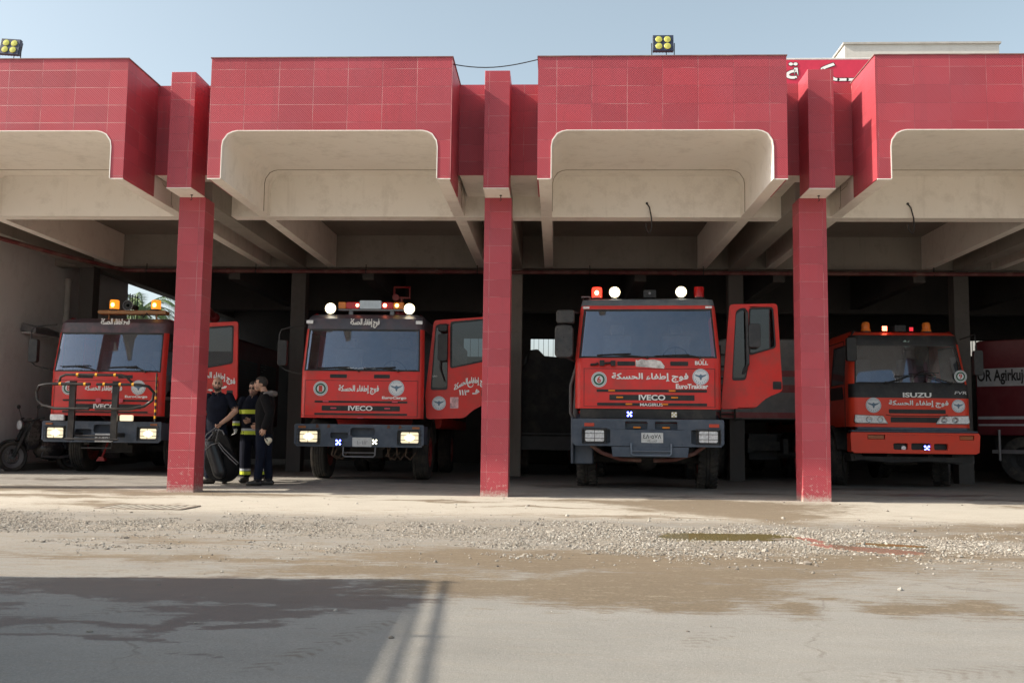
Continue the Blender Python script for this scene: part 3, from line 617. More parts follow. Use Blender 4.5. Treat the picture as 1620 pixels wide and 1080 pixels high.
def wheel(root, x, y, r, wd, turn=0, lugs=False, z=None, inner=False, rim=RIM):
    w_ = empty('wheel', (x, y, r if z is None else z), turn); w_.parent = root; h = wd/2; g = .012
    prof = [(r*.55, -h*.92), (r*.8, -h), (r*.95, -h*.95), (r*.992, -h*.8)]
    k = 5
    for i in range(k):
        a = -h*.78+i*(2*h*.78)/k; b = a+(2*h*.78)/k; prof += [(r, a+.006), (r, b-.012), (r-g, b-.010), (r-g, b)]
    prof += [(r*.992, h*.8), (r*.95, h*.95), (r*.8, h), (r*.55, h*.92)]
    mb = MB(); mb.lathe(prof, (0, 0, 0), 'x', n=56, caps=False)
    if lugs:
        for i in range(34):
            a = 2*math.pi*i/34
            for s in (-1, 1):
                M = Matrix.Rotation(a+(.09 if s > 0 else 0), 4, 'X') @ Matrix.Translation((s*h*.62, 0, r)) @ Matrix.Rotation(s*.35, 4, 'Z'); mb.box(-h*.36, h*.36, -.028, .028, -.02, .010, M=M)
    tyre = mb.build('tyre', RUBBER, w_, smooth=30)
    mb = MB()
    for s in (-1, 1): mb.lathe([(r*.56, s*h*.9), (r*.52, s*h*.75), (r*.40, s*h*.45), (r*.2, s*h*.5), (r*.18, s*h*.8), (.01, s*h*.82)], (0, 0, 0), 'x', n=24, caps=False)
    for k in range(8):
        a = 2*math.pi*k/8; mb.lathe([(.016, -h*.62), (.016, h*.62)], (0, r*.3*math.cos(a), r*.3*math.sin(a)), 'x', n=6)
    mb.build('rim', rim, w_)
    return w_
def beacon(root, x, y, z0, z1, r, lit, glow, hot, off, dome=False):
    b = MB(); h = z1-z0
    b.lathe([(r*1.15, 0), (r*1.15, h*.12)], (x, y, z0), n=20)
    o = b.build('beacon', BLACK, root)
    b = MB()
    if dome: b.lathe([(r*1.25, h*.12), (r*1.1, h*.35), (r, h*.36), (r*.98, h*.75), (r*.8, h*.93), (r*.3, h)], (x, y, z0), n=20)
    else: b.lathe([(r, h*.12), (r, h*.9), (r*.9, h*.98), (r*.4, h)], (x, y, z0), n=20)
    for k in range(5): b.lathe([(r*1.02, h*(.25+.12*k)), (r*1.05, h*(.27+.12*k)), (r*1.02, h*(.29+.12*k))], (x, y, z0), n=20, caps=False)
    q = b.build('lens', glow if lit else off, None); q.parent = o
    if lit:
        b = MB(); b.ell((x, y-r*.98, z0+h*.5), (r*.42, r*.12, h*.20), 12, 8); q = b.build('bulb', hot); q.parent = o
    return o
def spotlight(root, x, y, z, r, zb, lit=True):
    b = MB(); b.lathe([(r*.35, .14), (r*.75, .12), (r*1.05, .05), (r*1.08, -.005), (r, -.012), (r, .02)], (x, y, z), 'y', n=28, caps=False); b.tube([(x, y+.05, z-r), (x, y+.05, zb)], .018, 8); b.box(x-.06, x+.06, y, y+.1, zb-.01, zb+.02)
    o = b.build('spotlight', GREYM, root)
    b = MB(); b.lathe([(.0001, -.03), (r*.6, -.022), (r*.99, 0)], (x, y, z), 'y', n=28, caps=False); q = b.build('lens', E_SPOT if lit else LENS); q.parent = o
    if lit: b = MB(); b.lathe([(.0001, -.036), (r*.4, -.033), (r*.78, -.022)], (x, y, z), 'y', n=28, caps=False); q = b.build('bulb', E_SPOTHOT); q.parent = o
    return o
def headlamp(root, x0, x1, z0, z1, y, lit, guard=True, hot=True):
    b = MB(); b.plate(rr(x0-.02, x1+.02, z0-.02, z1+.02, .03), [rr(x0, x1, z0, z1, .025)], y-.012, y+.03); o = b.build('headlight', BLACK, root)
    b = MB(); b.prism(rr(x0+.002, x1-.002, z0+.002, z1-.002, .025), y-.004, y+.02); 
    for k in range(1, 9): b.box(x0+(x1-x0)*k/9-.003, x0+(x1-x0)*k/9+.003, y-.007, y-.003, z0+.01, z1-.01)
    for k in range(1, 4): b.box(x0+.012, x1-.012, y-.0085, y-.0045, z0+(z1-z0)*k/4-.002, z0+(z1-z0)*k/4+.002)
    q = b.build('lens', E_HEAD if lit else LENS); q.parent = o
    if lit:
        b = MB(); cx, cz = (x0+x1)/2, (z0+z1)/2
        b.ell((cx, y-.009, cz), ((x1-x0)*.27, .004, (z1-z0)*.30), 16, 8); q = b.build('bulb', E_HEADHOT); q.parent = o
    if guard:
        b = MB()
        for k in (0, .33, .66, 1): z = z0-.03+(z1-z0+.06)*k; b.tube([(x0-.05, y-.01, z), (x0-.045, y-.05, z), (x1+.045, y-.05, z), (x1+.05, y-.01, z)], .0045, 5)
        for k in (0, .5, 1): x = x0-.04+(x1-x0+.08)*k; b.tube([(x, y-.05, z0-.03), (x, y-.05, z1+.03)], .0045, 5)
        q = b.build('guard', DARK); q.parent = o
    return o
def led(root, cx, cz, s, y, lit=True, col=E_BLUE, base=BLACK, pat=((-.3, -.3), (.3, -.3), (0, 0), (-.3, .3), (.3, .3))):
    b = MB(); b.box(cx-s/2, cx+s/2, y, y+.03, cz-s/2, cz+s/2); o = b.build('led_lamp', base, root, bevel=.004)
    b = MB()
    for u, v in pat: b.ell((cx+u*s, y-.002, cz+v*s), (s*.17, .006, s*.17), 10, 6)
    q = b.build('lens', col if lit else LENS); q.parent = o
    return o
def lamp_bar(root, x0, x1, z0, z1, y, m, name='marker_lamp', d=.02, r=.008):
    b = MB(); b.prism(rr(x0, x1, z0, z1, min(r, (z1-z0)*.45)), y-d, y); return b.build(name, m, root, bevel=.003)
def slot(root, x0, x1, z0, z1, y=-.006, name='air_slot', fins=3):
    b = MB(); b.plate(rr(x0, x1, z0, z1, .01, 2), [], y, y+.004)
    for k in range(fins): z = z0+(z1-z0)*(k+.5)/fins; b.box(x0+.01, x1-.01, y-.006, y-.0005, z-.003, z+.003)
    return b.build(name, BLACK, root)
def seam(root, outer, wd=.007, y=-.0025, m=DARK):
    b = MB(); cx = sum(p[0] for p in outer)/len(outer); cz = sum(p[1] for p in outer)/len(outer)
    inn = [(p[0]-math.copysign(wd, p[0]-cx), p[1]-math.copysign(wd, p[1]-cz)) for p in outer]
    b.plate(outer, [inn], y, y+.002); return b.build('panel_seam', m, root, smooth=0)
def wiper(root, pts):
    b = MB(); b.tube(pts, .011, 6); b.tube([Vector(pts[-1])+Vector((-.28, .0, -.015)), Vector(pts[-1])+Vector((.28, .0, .012))], .009, 5); b.ell(pts[0], (.025, .02, .025), 10, 6); return b.build('wiper', BLACK, root)
def interior(root, hw, z0, depth, zr, right_open=True):
    b = MB(); b.box(-hw+.05, hw-.05, .16, depth-.05, z0-.5, z0-.44); b.box(-hw+.06, hw-.06, depth-.12, depth-.08, z0-.44, zr)
    b.prism([(.12, z0-.1), (.5, z0-.02), (.52, z0-.32), (.4, z0-.42), (.12, z0-.42)], -hw+.06, hw-.06, 'x'); o = b.build('dashboard', CABIN, root)
    for sx in (-.52, .52):
        b = MB(); b.prism(rr(.95, 1.4, z0-.3, z0-.12, .05), sx-.25, sx+.25, 'x'); b.prism([(1.32, z0-.15), (1.46, z0-.15), (1.56, z0+.5), (1.46, z0+.52)], sx-.25, sx+.25, 'x'); b.prism(rr(1.46, 1.56, z0+.54, z0+.72, .03), sx-.12, sx+.12, 'x'); b.build('seat', SEAT, root, bevel=.02)
    b = MB(); M = Matrix.Translation((.48, .62, z0+.03)) @ Matrix.Rotation(R(-62), 4, 'X')
    ring = [M @ Vector((.22*math.cos(a), .22*math.sin(a), 0)) for a in np.linspace(0, 2*math.pi, 25)]; b.tube(ring, .014, 6)
    for a in (.5, 2.6, 4.7): b.tube([M @ Vector((0, 0, -.03)), M @ Vector((.21*math.cos(a), .21*math.sin(a), 0))], .012, 6)
    b.tube([M @ Vector((0, 0, -.02)), M @ Vector((0, 0, -.35))], .03, 8); b.build('steering_wheel', BLACK, root)
def mirror(root, x0, x1, z0, z1, y, arm=None, name='mirror', r=.012):
    b = MB(); b.prism(rr(x0, x1, z0, z1, .04), y-.09, y+.02); 
    if arm: b.tube(arm, r, 8)
    o = b.build(name, BLACK, root, bevel=.02)
    b = MB(); b.plate(rr(x0+.02, x1-.02, z0+.02, z1-.02, .03), [], y+.022, y+.026); q = b.build('mirror_glass', MIRROR); q.parent = o
    return o
def chassis(root, y0, y1, hw=.42, z0=.55, z1=.85):
    b = MB(); b.box(-hw, -hw+.1, y0, y1, z0, z1); b.box(hw-.1, hw, y0, y1, z0, z1)
    for k in range(5): y = y0+.3+(y1-y0-.6)*k/4; b.box(-hw+.1, hw-.1, y, y+.08, z0+.05, z1-.05)
    b.box(-.3, .3, y0+.5, y0+1.4, z0-.15, z1+.1)
    b.tube([(-.95, y0+1.2, .5), (.95, y0+1.2, .5)], .08, 10); b.ell((.0, y0+1.2, .5), (.2, .2, .2))
    return b.build('chassis', DARK, root)
def pump_body(root, y0, y1, hw, z0, z1, m, flank_text=None, gap=.006):
    b = MB(); b.prism(rr(-hw, hw, z0, z1, .06), y0, y1); o = b.build('equipment_body', m, root, bevel=.01)
    for s in (-1, 1):
        for k in range(3):
            ya = y0+.45+k*(y1-y0-.5)/3; yb = ya+(y1-y0-.5)/3-.25; x = s*(hw+.004); sh_ = MB()
            n = 22
            for q in range(n): z = z0+.2+(z1-z0-.65)*q/n; sh_.box(min(x, x+s*.012), max(x, x+s*.012), ya, yb, z, z+(z1-z0-.65)/n*.8)
            c = sh_.build('roller_shutter', mat('dull_shutter', (.07, .07, .072), .5, metal=.3)); c.parent = o
    b = MB(); b.tube([(-hw+.15, y0+.1, z1+.02), (-hw+.15, y1-.2, z1+.02)], .025, 6); b.tube([(hw-.15, y0+.1, z1+.02), (hw-.15, y1-.2, z1+.02)], .025, 6)
    for k in range(6): y = y0+.2+k*(y1-y0-.5)/5; b.tube([(-hw+.15, y, z1+.02), (hw-.15, y, z1+.02)], .018, 6)
    c = b.build('ladder_rack', GREYM); c.parent = o
    return o
def monitor(root, x, y, z, frame=True):
    b = MB(); b.lathe([(.1, 0), (.1, .12), (.06, .14), (.06, .35)], (x, y, z), n=14); b.ell((x, y, z+.4), (.12, .12, .12)); b.tube([(x, y, z+.4), (x+.02, y-.25, z+.5), (x+.03, y-.75, z+.62)], [.06, .055, .038], 10); b.lathe([(.05, 0), (.07, -.16)], (x+.03, y-.75, z+.62), 'y', n=14)
    if frame: b.tube([(x-.13, y-.1, z+.72), (x+.2, y-.1, z+.72), (x+.2, y-.1, z+.95), (x-.13, y-.1, z+.95), (x-.13, y-.1, z+.72)], .03, 6); b.tube([(x+.03, y-.05, z+.4), (x+.03, y-.1, z+.72)], .03, 6)
    return b.build('water_monitor', DRED, root)
def door_leaf(root, outer, quarter, window, y, emb=None, th=.055, turn=None, handle=None):
    b = MB(); b.plate(rpoly(outer, .06), [rpoly(quarter, .05), rpoly(window, .05)], y, y+th); o = b.build('door', RED, root, bevel=.008)
    for h in (quarter, window):
        hh = rpoly(h, .05); cx = sum(p[0] for p in hh)/len(hh); cz = sum(p[1] for p in hh)/len(hh); inn = [(p[0]+(cx-p[0])*.09, p[1]+(cz-p[1])*.07) for p in hh]
        f = MB(); f.plate(hh, [inn], y-.006, y+th+.006); q = f.build('window_seal', BLACK); q.parent = o
        f = MB(); f.plate(inn, [], y+.02, y+.026); q = f.build('window_pane', GLASS3); q.parent = o
    if handle:
        x0, x1, z0, z1 = handle; f = MB(); f.plate(rr(x0, x1, z0, z1, .015), [], y-.006, y+.002); f.box(x0+.02, x1-.02, y-.02, y-.007, (z0+z1)/2-.012, (z0+z1)/2+.018); q = f.build('handle', BLACK); q.parent = o
    return o
def steel_bumper(root, x0, x1, z0, z1, y, holes, slant=.05, dp=.5, m=SLATE):
    out = [(x0+slant, z0), (x1-slant, z0), (x1, z0+slant), (x1, z1-.02), (x1-.02, z1), (x0+.02, z1), (x0, z1-.02), (x0, z0+slant)]
    b = MB(); b.plate(out, holes, y, y+.05); b.box(x0+.04, x1-.04, y+.051, y+.30, z1-.05, z1-.01); b.box(x0, x0+.04, y+.051, y+dp, z0+slant, z1-.025); b.box(x1-.04, x1, y+.051, y+dp, z0+slant, z1-.025); b.box(x0+.06, x1-.06, y+.14, y+.17, z0+.02, z1-.06)
    for k in range(9):
        x = x0+.12+(x1-x0-.24)*k/8; b.ell((x, y-.002, z1-.045 if k % 2 else z0+.04), (.012, .008, .012), 8, 5)
    return b.build('bumper', m, root, bevel=.008)
def step_frame(root, x0, x1, z0, z1, y, r=.013, m=GREYM):
    b = MB(); b.tube([(x0, y, z1), (x0, y-.02, z0+.03), (x0+.03, y-.02, z0), (x1-.03, y-.02, z0), (x1, y-.02, z0+.03), (x1, y, z1)], r, 8); b.tube([(x0, y-.02, z0+.07), (x1, y-.02, z0+.07)], r*.7, 6); return b.build('step', m, root)
AT = 'فوج إطفاء الحسكة'
def sprayed(root, m=DARK): pass
def mudguard(root, x0, x1, yc, zc, r, a0=15, a1=165, m=SLATE, th=.035):
    b = MB(); k = 12; A = [R(a0+(a1-a0)*i/k) for i in range(k+1)]
    poly = [(yc-r*math.cos(a), zc+r*math.sin(a)) for a in A] + [(yc-(r-th)*math.cos(a), zc+(r-th)*math.sin(a)) for a in A[::-1]]
    b.prism(poly, x0, x1, 'x'); return b.build('mudguard', m, root)

def cargo_truck(loc, rot, label, visor, number, lit=True, body=None):
    t = empty('fire_truck', loc, rot); tag(t, label, 'fire truck', 'fire trucks nosed out of the bays')
    cab(t, [(1.10, 0, 1.09), (1.92, 0, 1.09), (2.68, .15, 1.06), (2.87, .19, 1.05), (2.95, .30, 1.0), (2.99, .55, .93)], [(RED, RED), (RED, RED), (visor, visor), (visor, visor), (visor, RED)], (.42, 1.25), 1.75, open_right=True, top=RED)
    interior(t, 1.05, 1.92, 1.75, 2.7)
    chassis(t, .1, 7.4); pump_body(t, 2.0, 7.4, 1.19, .95, 2.95, body or RED)
    for y, rr_ in ((1.32, .50), (5.2, .50)):
        for s in (-1, 1): wheel(t, s*.94, y, rr_, .29, 0)
    for s in (-1, 1): wheel(t, s*.62, 5.2, .5, .26)
    for s in (-1, 1): mudguard(t, s*.94-.18, s*.94+.18, 1.32, .52, .6, m=DARK)
    seam(t, [(-1.0, 1.76), (1.0, 1.76), (1.0, 1.13), (-1.0, 1.13)]); 
    slot(t, -.56, -.26, 1.80, 1.865, fins=1); slot(t, .22, .50, 1.80, 1.865, fins=1)
    slot(t, -.82, .82, 1.365, 1.40, fins=1, name='grille'); slot(t, -.69, .69, 1.225, 1.315, fins=2, name='grille'); slot(t, -.82, .82, 1.15, 1.185, fins=1, name='grille')
    lettering(AT, -.40, .31, 1.515, 1.675, -.005, t, bold=.034); lettering('IVECO', -.22, .21, 1.228, 1.315, -.016, t, bold=.03); lettering('EuroCargo', .37, .80, 1.425, 1.485, -.005, t, bold=.04)
    emblem(-.72, 1.61, .128, -.006, t, number); emblem(.62, 1.63, .138, -.006, t)
    hy = -.11
    steel_bumper(t, -1.135, 1.135, .60, .99, hy, [rr(-1.06, -.67, .655, .885, .02, 2), rr(.67, 1.06, .655, .885, .02, 2), rr(-.50, -.19, .745, .845, .025, 2), rr(-.15, .28, .78, .93, .04, 2)])
    for s in (-1, 1):
        x0, x1 = sorted((s*.73, s*1.04)); headlamp(t, x0, x1, .675, .865, hy+.02, lit)
        x0, x1 = sorted((s*.93, s*1.06)); lamp_bar(t, x0, x1, .918, .955, hy-.001, AMBERD, 'indicator')
    b = MB(); b.plate(rr(-.11, .23, .605, .762, .01), [], hy-.012, hy-.004); p = b.build('number_plate', PLATE, t)
    return t
AR_NUM = '٤٨٠٥٧٨'
# --- truck with the bull bar
T1 = cargo_truck((-7.56, 3.5, .09), 0, 'fire truck with black tubular bull bar at the far left bay', VISOR, '8', body=mat('shaded_red_paint', (.11, .008, .012), .45, dirt=(.08, .06, .05), dirt_amt=.3))  # body is the truck's red, darkened in colour for the unlit bay
lettering(AT, -.25, .31, 2.78, 2.955, .185, T1, bold=.034)
b = MB(); b.prism(rr(-.50, .86, 3.085, 3.16, .03), .55, .75); b.tube([(-.3, .62, 2.97), (-.3, .62, 3.1)], .02, 6); b.tube([(.65, .62, 2.97), (.65, .62, 3.1)], .02, 6); b.build('light_bar', mat('weathered_amber_bar', (.45, .2, .07), .5, dirt=DUST, dirt_amt=.6), T1, bevel=.015)
for x in (-.2, .63): beacon(T1, x, .62, 3.16, 3.37, .088, True, E_AMB, E_AMBHOT, AMBER)
def horn(root, x, y, z, r=.1):
    b = MB(); b.lathe([(r, 0), (r*.95, .02), (r*.45, .08), (r*.2, .2), (r*.2, .26), (r*.5, .27), (r*.5, .4)], (x, y, z), 'y', n=24); b.lathe([(r*.25, -.005), (r*.2, .06)], (x, y, z), 'y', n=12); o = b.build('siren_horn', BLACK, root)
    b = MB(); b.lathe([(r*1.02, 0), (r*1.02, -.012), (r*.9, -.012)], (x, y, z), 'y', n=24, caps=False); b.lathe([(.0001, -.008), (r*.28, -.008)], (x, y, z), 'y', n=12); q = b.build('horn_rim', GREYM); q.parent = o
horn(T1, .12, .5, 3.25); b = MB(); b.tube([(.3, .6, 3.16), (.42, .55, 3.02), (.5, .5, 3.1), (.6, .5, 3.0)], .012, 6); b.build('cable', BLACK, T1)
wiper(T1, [(-.15, -.03, 1.93), (-.35, .0, 1.99), (-.62, .0, 2.03)]); wiper(T1, [(.75, -.03, 1.93), (.6, .0, 2.0), (.3, .0, 2.02)])
mirror(T1, -1.47, -1.30, 2.08, 2.52, -.05, [(-1.05, .1, 2.82), (-1.42, -.03, 2.76), (-1.47, -.05, 2.70), (-1.46, -.05, 2.10), (-1.36, -.04, 2.02), (-1.08, .1, 1.94)], r=.014)
b = MB()
for s in (-1, 1):
    b.tube([(s*.06, -.52, 1.66), (s*.85, -.52, 1.66), (s*1.02, -.50, 1.63), (s*1.10, -.44, 1.52), (s*1.08, -.44, 1.38), (s*.95, -.48, 1.27), (s*.7, -.52, 1.21), (s*.06, -.52, 1.21)], .027, 10)
b.tube([(-.66, -.5, 1.68), (-.62, -.52, 1.79), (-.52, -.53, 1.83), (.52, -.53, 1.83), (.62, -.52, 1.79), (.72, -.5, 1.68)], .024, 10)
for s in (-1, 1): b.box(s*.40-.055, s*.40+.055, -.50, -.44, .63, 1.72); b.box(s*.40-.05, s*.40+.05, -.44, -.1, .70, .78)
b.tube([(-.5, -.5, .66), (.5, -.5, .66)], .02, 8); b.tube([(-.34, -.46, .72), (.34, -.46, .72)], .016, 8); b.tube([(-.2, -.45, .5), (.36, -.45, .5), (.37, -.45, .62)], .014, 8)
bar = b.build('bull_bar', mat('black_bar_paint', (.012, .012, .013), .3, dirt=DUST, dirt_amt=.12), T1)
b = MB()
for x, z in ((-.3, 1.83), (.05, 1.83), (.4, 1.83), (-.62, 1.66), (-.16, 1.66), (.2, 1.66), (.5, 1.66), (.74, 1.66)): b.lathe([(.031, -.02), (.031, .02)], (x, -.53 if z > 1.7 else -.52, z), 'x', n=12)
q = b.build('yellow_band', YELB); q.parent = bar
for x0, x1 in ((-.92, -.66), (.40, .64)): lamp_bar(T1, x0, x1, 1.0, 1.11, -.2, E_HEAD if x0 > 0 else LENS, 'fog_light', .05, .02)
b = MB(); b.tube([(1.02, -.14, 1.0), (1.02, -.15, 1.90)], .018, 8); mk = b.build('marker_rod', BLACK, T1); b = MB()
for k in range(7): b.lathe([(.021, 0), (.021, .055)], (1.02, -.142, 1.05+k*.12), n=10)
q = b.build('yellow_band', YELB); q.parent = mk
for x in (-.12, .3): lamp_bar(T1, x-.05, x+.05, 1.345, 1.42, -.02, PINKL)
b = MB(); b.tube([(-.16, .55, .6), (-.2, .5, .42), (-.22, .45, .3)], .02, 8); b.prism([(-.31, .24), (-.14, .24), (-.18, .32), (-.26, .32)], .4, .5); b.build('tow_hook', mat('hook_red', (.3, .02, .02), .5), T1)
RD1 = door_leaf(T1, [(1.2, 2.90), (2.29, 2.96), (2.33, 1.45), (2.18, 1.37), (1.98, 1.27), (1.80, 1.13), (1.1, 1.12), (1.1, 1.55)], [(1.235, 2.80), (1.46, 2.83), (1.47, 1.63), (1.165, 1.62)], [(1.52, 2.83), (2.21, 2.88), (2.22, 2.14), (1.53, 2.01)], .55, handle=(2.12, 2.24, 1.50, 1.62))
lettering(AT, 1.50, 2.28, 1.80, 1.97, .542, RD1, bold=.034, bend=-.1, rise=-.05); lettering('١٠٢', 1.6, 2.12, 1.56, 1.70, .542, RD1, bold=.034)
x = 1.196; lettering('فوج', 5.75, 6.25, 2.3, 2.5, x, T1, ax='x'); lettering('إطفاء', 5.75, 6.3, 1.85, 2.08, x, T1, ax='x')
monitor(T1, .75, 3.6, 2.98, False)
lettering('٥٨٦٠٧', -.07, .19, .65, .72, -.125, T1, BLKLET, bold=.005)

# --- truck with the long light bar and both headlights lit
T2 = cargo_truck((-2.51, 2.45, .08), 0, 'fire truck with long red light bar, first truck left of the middle column', mat('dark_blue_visor', (.065, .065, .085), .4, var=.2, scale=2, dirt=(.25, .1, .1), dirt_amt=.3), '1')
lettering(AT, -.25, .27, 2.70, 2.865, .125, T2, bold=.034)
lettering('يارب احميها واحمي من فيها يارب', -.30, .24, 1.955, 1.995, -.004, T2, bold=.01)
b = MB(); b.box(-.54, .66, .42, .58, 3.045, 3.075); b.box(-.35, -.28, .45, .55, 2.95, 3.045); b.box(.4, .47, .45, .55, 2.95, 3.045); lb = b.build('light_bar', GREYM, T2)
for x0, x1, m in ((-.54, -.40, AMBER), (-.398, -.15, REDL), (.25, .46, REDL), (.462, .66, AMBER)):
    b = MB(); b.prism(rr(x0, x1, 3.077, 3.20, .025), .40, .60); q = b.build('lens', m, bevel=.008); q.parent = lb
b = MB(); b.prism(rr(-.147, .247, 3.077, 3.225, .02), .385, .61)
for k in range(15): b.box(-.14+.026*k, -.13+.026*k, .378, .3845, 3.09, 3.21)
q = b.build('speaker_grille', CHROME); q.parent = lb
b = MB(); b.ell((-.19, .397, 3.14), (.03, .01, .03)); b.ell((.31, .397, 3.14), (.035, .01, .035)); q = b.build('red_flash', E_REDHOT); q.parent = lb
b = MB(); b.ell((.53, .397, 3.14), (.035, .01, .035)); q = b.build('amber_flash', E_AMBHOT); q.parent = lb
for x in (-.66, .77): spotlight(T2, x, .32, 3.07, .098, 2.95)
for x in (-.98, .98): lamp_bar(T2, x-.06, x+.06, 2.77, 2.83, .135, LENS, 'marker_lamp', .02)
wiper(T2, [(-.05, -.03, 1.93), (-.3, .0, 1.97), (-.5, .0, 1.985)]); wiper(T2, [(.65, -.03, 1.93), (.5, .0, 1.97), (.32, .0, 1.985)])
mirror(T2, -1.47, -1.31, 2.0, 2.45, -.05, [(-1.04, .1, 2.72), (-1.2, .0, 2.71), (-1.44, -.04, 2.64), (-1.47, -.05, 2.56), (-1.46, -.05, 2.02), (-1.36, -.03, 1.93), (-1.07, .1, 1.86)], r=.014)
led(T2, -.345, .675, .10, -.16); led(T2, .285, .69, .09, -.14, True, emis('white_led', (1, .95, .7), 2.5))
for x, z in ((-.62, 1.385), (.6, 1.385), (-.48, 1.27), (.47, 1.27), (.0, 1.105)): lamp_bar(T2, x-.05, x+.05, z-.012, z+.012, -.012, PINKL)
step_frame(T2, -.27, .29, .43, .60, -.09)
b = MB(); 
for x in (-.5, -.42, .45, .52, .62, .8): b.tube([(x, .2, .62), (x+random.uniform(-.1, .1), .2, .45), (x+.05, .3, .38), (x+.12, .4, .5)], .014, 6)
b.build('hose', mat('rusty_hose', (.12, .08, .055), .7), T2)
b = MB(); 
for x in (-.75, -.55, .5, .7): b.prism([(x, .985), (x+.03, .985), (x+.05, .93), (x-.01, .92)], -.117, -.111)
b.build('rust_mark', mat('rust', (.12, .05, .03), .8), T2, smooth=0)
D2 = door_leaf(T2, [(1.2, 2.88), (2.24, 2.96), (2.26, 1.45), (2.12, 1.37), (1.93, 1.27), (1.78, 1.13), (1.10, 1.10), (1.07, 1.55)], [(1.235, 2.80), (1.46, 2.83), (1.47, 1.63), (1.165, 1.62)], [(1.50, 2.86), (2.14, 2.92), (2.15, 2.15), (1.51, 2.01)], .45, handle=(2.08, 2.2, 1.52, 1.64))
emblem(1.32, 1.39, .125, .444, D2); b = MB(); b.plate(rr(1.52, 1.67, 1.30, 1.50, .008), [], .443, .447); b.build('sticker', mat('faded_sticker', (.6, .35, .36), .5, var=.5, scale=14), D2, smooth=0)
lettering(AT, 1.59, 2.18, 1.70, 1.86, .443, D2, bold=.034, bend=-.1, rise=.09); lettering('١١٣', 1.68, 1.86, 1.54, 1.64, .443, D2, bold=.03); lettering('هـ', 1.92, 2.05, 1.56, 1.65, .443, D2, bold=.03)
b = MB(); b.plate(circ(1.88, 1.73, .055, 18), [circ(1.885, 1.735, .042, 18)], .442, .446); b.build('crescent', WHITE, D2, smooth=0)
lettering('EURO', 1.185, 1.28, 1.86, 1.885, .45, D2, bold=.02)
for z0, z1 in ((2.14, 2.62), (2.66, 2.80)): mirror(D2, 1.30, 1.47, z0, z1, .36, [(1.47, .44, 2.8), (1.36, .36, 2.78), (1.34, .36, 2.0), (1.42, .42, 1.78)] if z0 < 2.5 else None)
monitor(T2, .08, 3.7, 3.0, True)
lettering('١٠١٢', -.03, .16, .645, .71, -.124, T2, mat('worn_digits', (.35, .35, .36), .6), bold=.005)

# --- the tall heavy truck
T3 = empty('fire_truck', (2.40, 1.5, .03), R(-4.5)); tag(T3, 'tall fire truck with deep grey bumper and open door right of the middle column', 'fire truck', 'fire trucks nosed out of the bays')
t = T3
cab(t, [(1.34, 0, 1.19), (2.17, 0, 1.19), (3.0, .15, 1.12), (3.06, .16, 1.11), (3.17, .24, 1.09), (3.22, .5, 1.0)], [(RED, RED), (RED, RED), (RED, RED), (GREYP, RED), (GREYP, GREYP)], (.45, 1.3), 1.85, open_right=True, top=GREYP)
interior(t, 1.12, 2.17, 1.85, 3.0); chassis(t, .1, 8.0, .45, .65, 1.0); pump_body(t, 2.1, 8.0, 1.24, 1.05, 3.15, RED)
for y in (1.45, 5.4, 6.75):
    for s in (-1, 1): wheel(t, s*1.04, y, .56, .34, 0, True)
for s in (-1, 1): mudguard(t, s*1.04-.2, s*1.04+.2, 1.45, .6, .68, m=SLATE)
seam(t, [(-1.04, 2.0), (1.09, 2.0), (1.09, 1.37), (-1.04, 1.37)])
slot(t, -.49, -.20, 2.045, 2.115, fins=2); slot(t, .37, .66, 2.045, 2.115, fins=2)
slot(t, -.83, .96, 1.612, 1.655, fins=1, name='grille'); slot(t, -.62, .76, 1.478, 1.568, fins=2, name='grille'); slot(t, -.82, .96, 1.388, 1.435, fins=1, name='grille')
lettering(AT, -.58, .66, 1.775, 1.925, -.005, t, bold=.034); lettering('IVECO', -.14, .29, 1.478, 1.570, -.016, t, bold=.03); lettering('MAGIRUS', -.12, .25, 1.383, 1.432, -.016, t, bold=.02); lettering('EuroTrakker', .46, .98, 1.67, 1.75, -.005, t, bold=.04)
lettering('BULL', .77, .98, 2.06, 2.125, -.005, t, bold=.03)
for e_ in ([(.86, -.006, 2.125), (.85, -.006, 2.145), (.875, -.006, 2.155)], [(.9, -.006, 2.125), (.915, -.006, 2.145), (.89, -.006, 2.155)]): b = MB(); b.tube(e_, .006, 5); b.build('horn_mark', WHITE, t)
emblem(-.79, 1.815, .128, -.006, t, '6'); emblem(.86, 1.865, .132, -.006, t)
b = MB(); b.plate([(-.19, 2.03), (.27, 2.0), (.28, 2.04), (.22, 2.12), (.1, 2.15), (-.02, 2.14), (-.1, 2.155), (-.15, 2.13), (-.19, 2.14)], [], -.007, -.003); b.build('torn_sticker', mat('torn_sticker', (.62, .6, .58), .6, var=.6, scale=8), t, smooth=0)
for x, z in ((-.58, 1.635), (.4, 1.635), (-.45, 1.525), (.44, 1.525), (.28, 1.415), (-.3, 1.415)): lamp_bar(t, x-.055, x+.055, z-.013, z+.013, -.012, AMBER)
hy = -.13
steel_bumper(t, -1.22, 1.22, .73, 1.17, hy, [rr(-1.06, -.60, .775, 1.0, .02, 2), rr(.70, 1.16, .775, 1.0, .02, 2), rr(-.36, .0, 1.0, 1.135, .03, 2), rr(.12, .48, 1.0, 1.135, .03, 2)], dp=.9)
for x0, x1 in ((-1.01, -.70), (.82, 1.12)): headlamp(t, x0, x1, .80, .985, hy+.02, False)
for x0, x1 in ((-1.02, -.86), (.98, 1.14)): lamp_bar(t, x0, x1, 1.045, 1.10, hy-.002, mat('red_indicator', (.5, .05, .02), .3), 'indicator')
for x in (-.17, .30): lamp_bar(t, x-.06, x+.06, 1.02, 1.05, hy+.1, AMBER)
